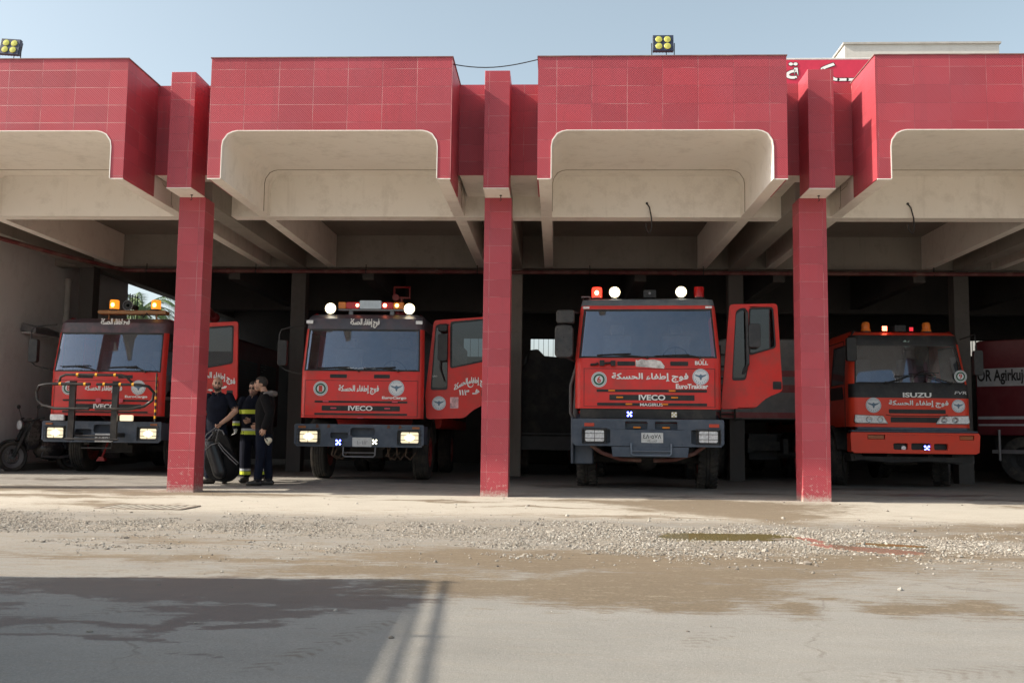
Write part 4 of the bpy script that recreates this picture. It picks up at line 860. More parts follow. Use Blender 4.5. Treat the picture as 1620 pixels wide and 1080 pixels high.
b = MB(); b.plate(rr(-.10, .25, .79, .95, .01), [], hy-.014, hy-.005); b.build('number_plate', PLATE, t); lettering(AR_NUM, -.07, .22, .855, .93, hy-.017, t, BLKLET, bold=.01); lettering('الحسكة', .0, .15, .803, .84, hy-.017, t, BLKLET, bold=.005)
b = MB(); b.prism([(-.58, .72), (.66, .72), (.64, .56), (-.56, .56)], hy-.02, hy+.3); b.prism([(-.24, .72), (.36, .72), (.38, .93), (-.26, .93)], hy-.004, hy-.001); b.build('tow_plate', SLATE, t, bevel=.01)
step_frame(t, -.26, .38, .585, .78, hy-.03, .016, mat('steel_blue_bar', (.12, .15, .19), .4))
b = MB()
for s in (-1, 1): b.tube([(s*.92, .1, .74), (s*.75, .1, .62), (s*.45, .1, .52), (s*.1, .12, .5)], .035, 8)
b.build('hydraulic_pipe', mat('dirty_red_pipe', (.13, .045, .035), .6, dirt=DUST, dirt_amt=.5), t)
led(t, -.29, 1.25, .09, -.06); led(t, .43, 1.245, .09, -.06, False, base=mat('yellow_lamp', (.5, .45, .25), .4))
b = MB(); b.box(-1.1, 1.1, .02, .3, 1.18, 1.335); b.build('cab_underside', DARK, t)
for x in (-.85, .87): beacon(t, x, .5, 3.215, 3.42, .085, x < 0, E_RED, E_REDHOT, REDL)
for x in (-.545, .57): spotlight(t, x, .42, 3.325, .093, 3.2)
b = MB(); b.prism(rr(-.06, .15, 3.235, 3.36, .01), .42, .6); b.lathe([(.045, -.005), (.045, .02)], (.045, .415, 3.3), 'y', n=14); b.tube([(.045, .5, 3.2), (.045, .5, 3.24)], .03, 8); b.build('roof_speaker', BLACK, t); b = MB(); b.lathe([(.022, -.015), (.022, .0)], (.045, .405, 3.3), 'y', n=12); b.build('speaker_cone', GREYM, t)
for x0, x1 in ((-1.07, -.96), (.95, 1.06)): lamp_bar(t, x0, x1, 3.01, 3.045, .165, LENS)
wiper(t, [(.0, -.03, 2.18), (-.3, .0, 2.21), (-.55, .0, 2.235)]); wiper(t, [(.85, -.03, 2.18), (.65, .0, 2.22), (.4, .0, 2.22)])
b = MB(); b.tube([(-.93, -.01, 2.06), (-.85, -.03, 2.06), (-.8, -.03, 2.08)], .02, 8); b.prism(rr(-.78, -.70, 2.04, 2.13, .01), -.05, 0); b.tube([(-.7, -.03, 2.08), (-.6, -.03, 2.09), (-.52, -.03, 2.08)], .018, 8); b.prism(rr(-.60, -.52, 2.04, 2.125, .01), -.05, -.001); b.build('socket', BLACK, t)
mir = mat('mirror_housing', (.035, .038, .043), .55, dirt=DUST, dirt_amt=.15)
b = MB(); b.prism(rr(-1.50, -1.20, 2.74, 2.96, .05), -.12, .06); b.prism(rr(-1.52, -1.22, 2.17, 2.71, .07), -.12, .06); b.tube([(-1.15, .3, 2.95), (-1.3, .05, 2.97), (-1.38, -.02, 2.7), (-1.38, -.02, 2.2), (-1.18, .3, 2.12)], .02, 8)
mm = b.build('mirror', mir, t, bevel=.025); b = MB()
for x, z in ((-1.47, 2.9), (-1.25, 2.9), (-1.47, 2.64), (-1.27, 2.64), (-1.47, 2.3), (-1.27, 2.3), (-1.37, 2.5)): b.lathe([(.014, -.004), (.014, .01)], (x, -.122, z), 'y', n=8)
q = b.build('screw', BLACK); q.parent = mm
b = MB(); b.tube([(-.98, .8, 3.2), (-.98, .8, 3.3), (-1.12, .8, 3.3), (-1.12, 1.5, 3.3), (-.98, 1.5, 3.3), (-.98, 1.5, 3.2)], .016, 6); b.build('roof_rail', GREYM, t)
b = MB(); b.tube([(-1.21, 1.9, 2.5), (-1.26, 1.95, 1.9), (-1.3, 1.95, 1.2), (-1.2, 2.0, .8)], .05, 10); b.tube([(-1.25, 1.7, 2.2), (-1.36, 1.6, 1.8), (-1.36, 1.6, 1.3), (-1.22, 1.7, 1.05)], .03, 8); b.build('hose', mat('grey_hose', (.17, .17, .17), .6), t)
b = MB(); b.box(-1.22, -.9, .4, .8, .42, .74); b.prism([(.35, .42), (.8, .42), (.8, .9), (.55, 1.2), (.3, 1.2)], -1.27, -1.221, 'x'); b.build('step_box', SLATE, t, bevel=.02)
D3 = door_leaf(t, [(1.37, 3.11), (2.15, 3.12), (2.22, 1.66), (2.02, 1.58), (1.90, 1.5), (1.78, 1.38), (1.21, 1.35)], [(1.47, 2.98), (1.54, 3.04), (1.64, 3.05), (1.665, 2.08), (1.62, 1.84), (1.40, 1.83)], [(1.69, 3.05), (2.08, 3.06), (2.12, 2.38), (1.68, 2.25)], .40, handle=(2.06, 2.20, 1.69, 1.82))
b = MB(); b.prism(rr(1.66, 1.85, 2.37, 2.76, .04), .22, .36); b.tube([(1.63, .42, 3.0), (1.64, .3, 2.95), (1.65, .3, 2.1), (1.58, .42, 1.95)], .028, 8)
for z in (2.45, 2.56, 2.67): b.box(1.63, 1.67, .27, .33, z-.03, z+.03)
q = b.build('mirror', mir, bevel=.02); q.parent = D3

# --- the orange-red forward-control truck
T4 = empty('fire_truck', (7.46, 3.85, .05), 0); tag(T4, 'orange red fire truck with black band under the windscreen, furthest right bay', 'fire truck', 'fire trucks nosed out of the bays')
t = T4
cab(t, [(1.10, -.02, 1.10), (1.64, -.01, 1.10), (1.90, .02, 1.09), (2.66, .20, 1.02), (2.83, .26, 1.0), (2.90, .40, .95), (2.93, .7, .9)], [(RED2, RED2), (BLACK, RED2), (RED2, RED2), (BLACK, RED2), (RED2, RED2), (RED2, RED2)], (.45, 1.35), 1.85, rc=.16, glass_bands=(2,), win_bands=(2,), top=RED2)
b = MB(); b.plate(rpoly([(.42, 1.62), (.5, 1.86), (1.3, 1.86), (1.3, 1.62)], .04), [], -1.112, -1.104, ax='x'); b.build('door_window', BLACK, t)
b = MB(); b.plate(rpoly([(.33, 1.0), (.33, 2.72), (1.55, 2.72), (1.55, 1.0)], .03), [rpoly([(.345, 1.01), (.345, 2.705), (1.535, 2.705), (1.535, 1.01)], .03)], -1.108, -1.103, ax='x'); b.build('panel_seam', DARK, t); b = MB(); b.box(-1.12, -1.1, 1.35, 1.5, 1.5, 1.56); b.build('handle', BLACK, t)
interior(t, 1.05, 1.95, 1.85, 2.75); chassis(t, .1, 7.0); pump_body(t, 2.1, 7.0, 1.18, 1.0, 2.85, RED2)
for s in (-1, 1): wheel(t, s*1.0, 1.25, .50, .29, R(-24), True, rim=GREYM); wheel(t, s*1.0, 5.0, .5, .3, 0, True); mudguard(t, s*1.0-.18, s*1.0+.18, 1.25, .52, .62, m=DARK)
b = MB(); b.plate([(-1.16, .66), (-1.1, .62), (1.08, .62), (1.14, .66), (1.16, .96), (1.13, 1.0), (-1.15, 1.0), (-1.17, .96)], [rr(-.40, -.14, .69, .805, .025, 2), rr(-.08, .27, .69, .81, .025, 2), rr(.33, .58, .69, .805, .025, 2), rr(-.86, -.55, .875, .955, .01, 2), rr(.79, 1.05, .875, .955, .01, 2)], -.2, -.14)
for s in (-1, 1): b.box(min(s*1.12, s*1.16), max(s*1.12, s*1.16), -.139, .06, .64, .98)
b.box(-1.1, 1.1, -.139, .1, .64, .67); b.build('bumper', RED2, t, bevel=.02)
b = MB(); b.box(-1.1, 1.1, -.12, -.1, .67, .98); b.build('bumper_recess', BLACK, t); b = MB(); b.box(-1.15, 1.13, -.19, .05, 1.003, 1.04); b.box(-1.0, 1.0, -.05, .1, 1.04, 1.099); b.build('bumper_top', SLATE, t, bevel=.012)
b = MB(); b.box(-1.05, 1.05, -.03, .2, .50, .56); b.prism([(.72, .62), (1.12, .62), (1.13, .45), (.78, .43)], .0, .4); b.tube([(-.9, .0, .52), (-.4, .0, .47), (.3, .0, .5), (.9, .0, .47)], .03, 8); b.prism([(-1.12, .61), (-.9, .61), (-.9, .5), (-1.1, .47)], .0, .4); b.build('undertray', DARK, t)
for x0, x1 in ((-.85, -.56), (.80, 1.04)): lamp_bar(t, x0, x1, .88, .95, -.16, mat('brown_lens', (.35, .10, .03), .25), 'indicator')
for s in (-1, 1):
    b = MB(); P4 = [(s*.43, 1.16), (s*1.02, 1.165), (s*1.05, 1.2), (s*1.03, 1.325), (s*.52, 1.31)]; b.prism(P4, -.045, .0); h = b.build('headlight', CHROME, t, bevel=.01)
    b = MB(); b.prism([(x*.995+s*.003, z) for x, z in [(s*.46, 1.175), (s*1.0, 1.18), (s*1.03, 1.205), (s*1.01, 1.31), (s*.54, 1.297)]], -.05, -.046); q = b.build('lens', LENS); q.parent = h
    for cx in (.58, .78): b = MB(); b.lathe([(.056, -.054), (.05, -.058), (.02, -.056)], (s*cx, 0, 1.24), 'y', n=18, caps=False); q = b.build('reflector', mat('lamp_reflector', (.35, .36, .38), .15, metal=.8)); q.parent = h
slot(t, -.41, .62, 1.355, 1.43, -.026, 'grille', 2); slot(t, -.38, .56, 1.19, 1.285, -.028, 'grille', 3)
b = MB(); b.tube([(-.47, -.03, 1.33), (-.36, -.03, 1.31), (.55, -.03, 1.31), (.66, -.03, 1.33)], .006, 5); b.build('panel_seam', DARK, t)
lettering(AT, -.41, .67, 1.465, 1.595, -.030, t, bold=.036); lettering('ISUZU', -.15, .37, 1.65, 1.74, -.022, t, WHITE, bold=.035); lettering('FVR', .79, 1.01, 1.715, 1.77, -.022, t, mat('chrome_letters', (.6, .6, .6), .3), bold=.01, italic=.25)
emblem(-.69, 1.50, .14, -.03, t); emblem(.85, 1.50, .12, -.03, t)
led(t, .21, .72, .11, -.17); b = MB(); b.lathe([(.04, -.16), (.045, -.13)], (-.2, 0, .72), 'y', n=16); b.build('fog_light', LENS, t)
for x in (-.64, .50): beacon(t, x, .5, 2.9, 3.11, .075, False, E_AMB, E_AMBHOT, mat('orange_dome', (.75, .20, .03), .25), True)
led(t, -.31, 2.975, .1, .42, True, E_REDLED, BLACK, tuple((u, v) for u in (-.3, 0, .3) for v in (-.3, 0, .3))); led(t, .19, 2.965, .08, .42, True, emis('dim_red', (.8, .03, .05), .5), BLACK, tuple((u, v) for u in (-.3, 0, .3) for v in (-.3, 0, .3)))
b = MB(); b.prism(rr(-.12, .09, 2.92, 3.04, .015), .42, .6); b.lathe([(.05, -.005), (.03, .02)], (-.015, .415, 2.98), 'y', n=16); b.build('roof_speaker', BLACK, t)
mirror(t, -1.2, -1.02, 2.30, 2.74, -.1, [(-1.0, .2, 2.85), (-1.0, -.02, 2.88), (-1.1, -.1, 2.78)]); mirror(t, 1.10, 1.26, 2.06, 2.52, -.1, [(1.0, .2, 2.75), (1.16, -.1, 2.82), (1.18, -.1, 2.5)])
emblem(.93, 2.05, .115, .032, t, '9')
wiper(t, [(-.45, -.01, 1.92), (-.2, .02, 1.98), (.0, .02, 2.06)]); wiper(t, [(.75, -.01, 1.92), (.5, .02, 2.0), (.25, .02, 2.1)])
b = MB(); b.plate([(-.05, 2.7), (.0, 2.74), (.03, 2.7), (.08, 2.73), (.06, 2.66), (.1, 2.62), (.0, 2.6), (-.06, 2.63)], [(0, 0)] and [], .215, .219); b.build('sticker', mat('pale_sticker', (.3, .42, .38), .5), t, smooth=0)

# ------------------------------------------------------------------ parked tankers and vehicles further inside
tk = empty('tanker_truck', (9.95, 7.0, .06), R(-41)); tag(tk, 'dark red tanker with white lettered band parked obliquely at far right', 'tanker truck', 'tankers parked inside the garage')
b = MB(); b.prism(rr(0, 5.6, .98, 3.0, .10), .0, 2.3); b.build('tank', mat('maroon_paint', (.11, .008, .014), .4, dirt=(.08, .06, .05), dirt_amt=.2), tk, bevel=.02)
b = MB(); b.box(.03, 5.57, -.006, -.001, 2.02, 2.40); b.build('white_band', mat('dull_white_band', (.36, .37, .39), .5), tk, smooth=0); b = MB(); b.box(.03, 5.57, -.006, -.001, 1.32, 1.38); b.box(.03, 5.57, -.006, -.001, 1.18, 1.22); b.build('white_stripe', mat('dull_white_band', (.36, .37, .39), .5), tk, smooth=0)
lettering('OR AgirkujêYA', .04, 1.32, 2.05, 2.38, -.011, tk, BLKLET, bold=.03)
lettering('OR Agirkujê', 1.9, 3.6, 2.06, 2.40, -.011, tk, BLKLET, bold=.025)
chassis_ = MB(); chassis_.box(.2, 5.4, .5, .65, .6, .95); chassis_.box(.2, 5.4, 1.65, 1.8, .6, .95); chassis_.build('chassis', DARK, tk)
for x in (.9, 2.1, 4.4):
    for y in (.2, 2.1): wheel(tk, x, y, .48, .28, R(90), rim=DARK)
b = MB()
for x in (.45, 1.35, 1.6, 2.6, 2.9, 3.6): b.tube([(x, -.02, 1.1), (x, -.02, .45)], .03, 8)
b.box(.3, 3.8, -.03, .0, .6, .68); b.build('side_guard', GREYM, tk)
b = MB(); b.prism(rr(5.75, 7.5, .7, 2.9, .15), .0, 2.3); b.build('cab', mat('maroon_paint', (.2, .014, .025)), tk, bevel=.04)

t2 = empty('tanker_truck', (5.35, 6.3, .06), 0); tag(t2, 'white tanker with dark red stripes parked behind the open door of the tall truck', 'tanker truck', 'tankers parked inside the garage')
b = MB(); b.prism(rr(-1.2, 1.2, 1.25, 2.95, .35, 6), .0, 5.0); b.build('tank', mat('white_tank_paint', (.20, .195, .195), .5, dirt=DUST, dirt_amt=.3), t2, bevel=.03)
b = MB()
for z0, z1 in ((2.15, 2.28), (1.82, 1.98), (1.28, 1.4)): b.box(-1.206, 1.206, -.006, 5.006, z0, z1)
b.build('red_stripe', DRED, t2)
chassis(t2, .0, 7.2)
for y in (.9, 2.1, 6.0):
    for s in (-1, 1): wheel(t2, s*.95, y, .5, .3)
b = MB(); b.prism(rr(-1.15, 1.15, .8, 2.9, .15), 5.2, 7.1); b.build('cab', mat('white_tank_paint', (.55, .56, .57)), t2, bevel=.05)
b = MB(); b.tube([(-1.0, -.1, 1.2), (-1.0, -.1, 2.8)], .02, 6); b.tube([(-.7, -.1, 1.2), (-.7, -.1, 2.8)], .02, 6)
for k in range(6): b.tube([(-1.0, -.1, 1.35+.25*k), (-.7, -.1, 1.35+.25*k)], .016, 6)
b.build('rear_ladder', DARK, t2)

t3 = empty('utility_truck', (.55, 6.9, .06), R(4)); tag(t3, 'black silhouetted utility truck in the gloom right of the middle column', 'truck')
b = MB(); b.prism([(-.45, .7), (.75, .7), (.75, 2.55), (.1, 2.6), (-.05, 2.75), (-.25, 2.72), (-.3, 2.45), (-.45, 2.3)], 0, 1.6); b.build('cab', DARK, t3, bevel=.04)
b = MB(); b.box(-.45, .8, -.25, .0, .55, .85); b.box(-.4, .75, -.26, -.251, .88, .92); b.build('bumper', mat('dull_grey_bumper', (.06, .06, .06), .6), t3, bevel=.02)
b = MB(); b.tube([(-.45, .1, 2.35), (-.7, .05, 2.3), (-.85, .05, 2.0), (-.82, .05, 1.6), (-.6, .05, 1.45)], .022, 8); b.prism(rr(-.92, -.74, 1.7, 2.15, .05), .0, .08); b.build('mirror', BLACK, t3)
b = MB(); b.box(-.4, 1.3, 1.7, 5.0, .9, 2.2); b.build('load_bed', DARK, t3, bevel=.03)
for x in (-.35, 1.1):
    for y in (.7, 4.0): wheel(t3, x, y, .45, .26)

# motorcycle by the left wall
mc = empty('motorcycle', (-9.38, 4.75, .08), R(58)); tag(mc, 'dark dusty motorcycle parked against the left wall', 'motorcycle')
def mwheel(x):
    w_ = empty('wheel', (x, 0, .3)); w_.parent = mc; b = MB(); b.lathe([(.22, -.05), (.27, -.075), (.30, -.045), (.308, 0), (.30, .045), (.27, .075), (.22, .05)], (0, 0, 0), 'y', n=32, caps=False); b.build('tyre', RUBBER, w_)
    b = MB(); b.lathe([(.235, -.045), (.15, -.02), (.15, .02), (.235, .045)], (0, 0, 0), 'y', n=32, caps=False); b.lathe([(.05, -.05), (.05, .05)], (0, 0, 0), 'y', n=12)
    for k in range(16): a = math.pi*k/8; b.tube([(.04*math.cos(a), .02*(-1)**k, .04*math.sin(a)), (.24*math.cos(a+.2), 0, .24*math.sin(a+.2))], .004, 4)
    b.build('rim', GREYM, w_)
mwheel(-.62); mwheel(.62)
b = MB(); b.tube([(-.3, 0, .82), (.15, 0, .78), (.62, 0, .32)], .03, 8); b.tube([(-.3, 0, .82), (-.1, 0, .3), (.3, 0, .3), (.15, 0, .78)], .025, 8); b.tube([(-.62, .08, .3), (-.42, .08, .75), (-.34, .06, .95)], .036, 8); b.tube([(-.62, -.08, .3), (-.42, -.08, .75), (-.34, -.06, .95)], .036, 8); b.build('frame', DARK, mc)
b = MB(); b.ell((-.10, 0, .86), (.32, .20, .17)); b.ell((.15, 0, .45), (.34, .22, .22)); b.prism(rpoly([(-.34, .95), (-.22, 1.08), (-.16, .9), (-.2, .5), (-.36, .42), (-.42, .6)], .05), -.2, .2); b.ell((.1, .0, .62), (.24, .2, .14)); b.box(.35, .75, -.26, -.16, .45, .8); b.box(.35, .75, .16, .26, .45, .8)
b.build('fuel_tank', mat('black_tank_paint', (.03, .03, .035), .2, dirt=DUST, dirt_amt=.4), mc)
b = MB(); b.prism(rpoly([(.1, .80), (.75, .86), (.78, .80), (.3, .70), (.1, .72)], .04), -.13, .13); b.build('seat', BLACK, mc, bevel=.02)
b = MB(); b.ell((.08, 0, .46), (.2, .13, .16)); b.lathe([(.09, 0), (.1, .06), (.08, .2), (.1, .22)], (.0, 0, .52), n=16); b.tube([(-.02, -.12, .5), (-.1, -.16, .3), (.3, -.16, .28), (.85, -.17, .36)], [.02, .022, .03, .04], 10); b.build('engine', GREYM, mc)
b = MB(); b.tube([(-.2, -.38, 1.06), (-.3, -.3, 1.04), (-.36, -.1, .99), (-.36, .1, .99), (-.3, .3, 1.04), (-.2, .38, 1.06)], .013, 8); b.tube([(-.3, .28, 1.04), (-.33, .34, 1.24)], .007, 6); b.tube([(-.3, -.28, 1.04), (-.33, -.34, 1.24)], .007, 6); b.ell((-.33, .36, 1.28), (.015, .07, .045)); b.ell((-.33, -.36, 1.28), (.015, .07, .045)); b.build('handlebar', BLACK, mc)
b = MB(); b.lathe([(.03, .1), (.09, .05), (.1, 0)], (-.5, 0, .92), 'x', n=20); b.build('headlight', CHROME, mc); b = MB(); b.ell((-.5, 0, .92), (.02, .09, .09)); b.build('lens', LENS, mc)
b = MB()
for x in (-.62, .62):
    A = [R(20+140*k/10) for k in range(11)]; b.prism([(x-.34*math.cos(a), .3+.34*math.sin(a)) for a in A]+[(x-.325*math.cos(a), .3+.325*math.sin(a)) for a in A[::-1]], -.06, .06)
b.build('mudguard', BLACK, mc)

# ------------------------------------------------------------------ roof and facade fittings
def floodlight(x, y, tilt, label):
    f = empty('floodlight', (x, y, ZT+.014)); tag(f, label, 'floodlight', 'floodlights on the roof edge'); M = Matrix.Translation((0, 0, .29)) @ Matrix.Rotation(tilt, 4, 'Y') @ Matrix.Rotation(R(-8), 4, 'X')
    b = MB(); b.box(-.15, .15, -.03, .03, -.125, .125, M=M); 
    for k in range(7): b.box(-.14+.045*k, -.13+.045*k, .031, .07, -.11, .11, M=M)
    b.build('housing', mat('dark_blue_housing', (.03, .04, .075), .45), f, bevel=.006)
    for u in (-.062, .062):
        for v in (-.054, .054):
            b = MB(); b.lathe([(.050, -.034), (.044, -.040), (.015, -.044), (.0005, -.045)], (u, 0, v), 'y', n=20, caps=False); b.move(M); b.build('lens', mat('yellow_green_lens', (.55, .55, .12), .25, var=.15, scale=20), f)
    b = MB(); b.tube([(-.16, .0, 0), (-.165, 0, .3)], .007, 6); b.tube([(.16, .0, 0), (.165, 0, .3)], .007, 6); b.tube([(-.16, 0, .09), (.16, 0, .09)], .006, 6); b.tube([(.05, 0, 0), (.05, .02, .2)], .006, 6); b.build('stand', DARK, f)
floodlight(-7.30, -.8, R(4), 'four lens floodlight on the far left roof edge')
floodlight(2.42, -.8, 0, 'four lens floodlight on the roof edge right of the middle column')
sg = empty('banner_sign', (7.2, 2.5, ZT-.25)); tag(sg, 'red rooftop banner with white Arabic lettering rising behind the facade', 'banner')
b = MB(); b.box(-2.6, 2.8, 0, .05, .86, 1.58); b.build('panel', mat('banner_red', (.55, .03, .07), .5, var=.08), sg)
b = MB(); b.tube([(-2.62, .02, 1.6), (2.82, .02, 1.6)], .02, 6); b.tube([(-2.62, .02, .84), (2.82, .02, .84)], .03, 6)
for x in (-2.5, -1.2, 0, 1.2, 2.6): b.tube([(x, .07, 0), (x, .07, 1.6)], .02, 6)
b.build('frame', mat('pale_frame', (.6, .58, .56), .5), sg)
for m, y, bd in ((BLKLET, -.004, .035), (WHITE, -.009, .012)): lettering('الحســـكــة', -2.26, .3, 1.19, 1.53, y, sg, m, bold=bd)
b = MB(); b.tube([(-.95+.05*k*0+(1.6/14)*k, -.95, ZT+.03-.14*math.sin(math.pi*k/14)*.9) for k in range(15)], .008, 5); o = b.build('overhead_cable', BLACK, loc=None); tag(o, 'thin dark cable sagging across the gap above the middle column', 'cable')
for x, nm in ((2.42, 'bent black wire hanging from the cross beam right of the middle column'), (6.66, 'bent black wire hanging from the cross beam in the far right bay')):
    b = MB(); b.tube([(x-.04, 1.355, 4.75), (x, 1.33, 4.68), (x+.03, 1.30, 4.5), (x+.035, 1.30, 4.32), (x, 1.3, 4.24), (x-.05, 1.3, 4.3), (x-.06, 1.31, 4.4)], .011, 6); b.lathe([(.02, -.01), (.02, .01)], (x-.04, 1.353, 4.75), 'y', n=8); o = b.build('hanging_wire', BLACK); tag(o, nm, 'wire', 'wires hanging from the cross beam')
wl = empty('wall_lamp', (-10.18, 5.6, 2.95)); tag(wl, 'grey floodlamp fixed high on the left wall', 'lamp')
b = MB(); b.prism(rpoly([(-.0, .0), (.34, -.06), (.34, .06), (.05, .16)], .02), -.5, .5); b.build('housing', GREYM, wl, bevel=.01); b = MB(); b.box(.02, .33, -.46, .46, -.05, -.03); b.build('lens', LENS, wl)

# drain grate let into the apron
dg_ = empty('drain_grate', (-3.95, -3.05, 0)); tag(dg_, 'rusty drain grate let into the concrete left of the left column', 'drain grate')
zg = ground_z(-3.95, -3.05)+.008
b = MB(); b.plate(rr(-.52, .52, -.34, .34, .02, 2), [rr(-.48, .48, -.30, .30, .02, 2)], zg-.02, zg+.006); b.v = [(x, z, y) for x, y, z in b.v]; b.build('frame', mat('rust_grate', (.25, .21, .17), .8, dirt=DUST, dirt_amt=.6), dg_)
b = MB()
for k in range(9): x = -.42+.105*k; b.box(x-.03, x+.03, -.30, .30, zg-.015, zg+.003)
b.build('bar', mat('dusty_bars', (.40, .37, .31), .9), dg_); b = MB(); b.box(-.49, .49, -.31, .31, zg-.06, zg-.004); b.build('pit', DARK, dg_)

# white upper storey behind the station
ub = empty('upper_building', (13.8, 24, 0)); tag(ub, 'off white concrete building rising behind the roof on the right', 'building')
zt_ = 14.95
b = MB(); b.box(-2.7, 2.7, -4, 6, 0, zt_); b.build('wall', plaster('stained_white_concrete', (.60, .58, .53), (.68, .66, .61), (.45, .41, .35)), ub)
b = MB(); b.box(-2.76, 2.76, -4.06, 6.06, zt_, zt_+.07); b.build('coping', mat('concrete_coping', (.5, .48, .44), .8, dirt=(.3, .27, .23), dirt_amt=.7), ub)
b = MB(); b.box(-2.71, 2.71, -4.012, -4.001, zt_-1.0, zt_-.96); b.build('joint', LINE, ub)

# palm behind the open side of the garage
pm = empty('palm_tree', (-14.6, 21.5, 0)); tag(pm, 'palm tree with arching green fronds seen past the left wall', 'palm tree')
b = MB(); b.tube([(.15*math.sin(k*.5), .08*math.sin(k), .55*k) for k in range(11)], [.24-.008*k+.015*(k % 2) for k in range(11)], 12); b.build('trunk', mat('palm_bark', (.16, .12, .085), .9, bmp=.6), pm)
b = MB(); r_ = random.Random(4)
for k in range(34):
    a = k*2.4+r_.uniform(-.2, .2); up = r_.uniform(-.35, 1.15); L = r_.uniform(1.7, 2.4); pts = []
    for q in range(12):
        s = q/11; h = up*L*s-1.25*L*s*s*(.6+.2*up); rad = L*s*(1-.18*s); pts.append(Vector((rad*math.cos(a), rad*math.sin(a), 5.5+h)))
    b.tube(pts, [.022*(1-.07*q) for q in range(12)], 4)
    side_ = Vector((-math.sin(a), math.cos(a), 0))
    for q in range(1, 11):
        for f in (0, .33, .66):
            p = pts[q].lerp(pts[q+1], f); d = (pts[q+1]-pts[q]).normalized(); ln = .50*math.sin(math.pi*(q+f)/12.5)**.5
            for s in (-1, 1):
                e = p+(side_*s*.75+d*.6+Vector((0, 0, -.25-r_.random()*.3))).normalized()*ln; wv = d*.022; n = len(b.v)
                b.v += [tuple(p-wv), tuple(p+wv), tuple(e)]; b.f.append((n, n+1, n+2)); b.m.append(0)
b.build('crown', mat('palm_leaf', (.10, .16, .045), .55, var=.35, scale=2), pm, smooth=0)

# neighbouring house out of frame on the left: its roof terrace and rail throw the big shadow on the yard
nh = empty('unseen_shade_house', (-4.97, -9.44, 0), R(3.2)); tag(nh, 'plain house with a roof rail beside the yard, left of the frame', 'house')
b = MB(); b.box(-9, 0, -9, 0, -.02, 3.6); b.build('wall', GREYW, nh)
b = MB()
for x in (-.075, .045): b.tube([(x+.20, -9, 3.66), (x, -.02, 3.66)], .018, 8)
for y in (-.1, -1.75, -3.6, -5.4): b.tube([(-.2, y, 3.635), (.16, y, 3.635)], .016, 6)
b.build('roof_rail', GREYM, nh)

# ------------------------------------------------------------------ people
from mathutils.kdtree import KDTree
def skin_mat(name, c): return mat(name, c, .5, var=.1, scale=20)
def person(label, loc, rz, build, mats, classify, voxel=.0065):
    """build(add) adds closed pieces with a region name; they are fused into one skin and coloured by region"""
    b = MB(); labels = []
    def add(region, fn):
        n = len(b.v); fn(b); labels.extend([region]*(len(b.v)-n))
    build(add)
    me = bpy.data.meshes.new('person'); me.from_pydata(b.v, [], b.f)
    bm = bmesh.new(); bm.from_mesh(me); bmesh.ops.recalc_face_normals(bm, faces=bm.faces); bm.to_mesh(me); bm.free()
    kd = KDTree(len(b.v))
    for i, v in enumerate(b.v): kd.insert(v, i)
    kd.balance()
    o = bpy.data.objects.new('person', me); COL.objects.link(o)
    r = o.modifiers.new('fuse', 'REMESH'); r.mode = 'VOXEL'; r.voxel_size = voxel
    s_ = o.modifiers.new('soften', 'SMOOTH'); s_.iterations = 3; s_.factor = .5
    dg = bpy.context.evaluated_depsgraph_get(); m2 = bpy.data.meshes.new_from_object(o.evaluated_get(dg)); o.modifiers.clear(); o.data = m2; bpy.data.meshes.remove(me)
    keys = list(mats); m2.materials.clear()
    for k in keys: m2.materials.append(mats[k])
    mi = np.zeros(len(m2.polygons), np.int32)
    for p in m2.polygons:
        c = p.center; reg = labels[kd.find(c)[1]]; mi[p.index] = keys.index(classify(reg, c))
    m2.polygons.foreach_set('material_index', mi); m2.polygons.foreach_set('use_smooth', np.ones(len(mi), bool))
    o.location = loc; o.rotation_euler = (0, 0, rz); tag(o, label, 'person'); return o
def limb(pts, rs, n=14):
    def f(b):
        P = [Vector(p) for p in pts]; P2 = []; r2 = []
        for i in range(len(P)-1):
            k = max(1, int((P[i+1]-P[i]).length/.015))
            for j in range(k): P2.append(P[i].lerp(P[i+1], j/k)); r2.append(rs[i]+(rs[i+1]-rs[i])*j/k)
        P2.append(P[-1]); r2.append(rs[-1]); b.tube(P2, r2, n)
        for p, r in zip(P, rs): b.ell(p, (r, r, r), n, 8)
    return f
def torso(rings, n=22):
    def f(b):
        vs = []; Rg = np.array(rings); t_ = np.arange(len(Rg)); tt = np.linspace(0, len(Rg)-1, (len(Rg)-1)*8+1); Rg = np.stack([np.interp(tt, t_, Rg[:, q]) for q in range(5)], 1)
        for (x, y, z, rx, ry) in Rg:
            for k in range(n): a = 2*math.pi*k/n; vs.append((x+rx*math.copysign(abs(math.cos(a))**.85, math.cos(a)), y+ry*math.copysign(abs(math.sin(a))**.85, math.sin(a)), z))
        m = len(Rg); fs = [(i*n+k, i*n+(k+1) % n, (i+1)*n+(k+1) % n, (i+1)*n+k) for i in range(m-1) for k in range(n)]+[tuple(range(n))[::-1], tuple(range((m-1)*n, m*n))]
        b.add(vs, fs)
    return f
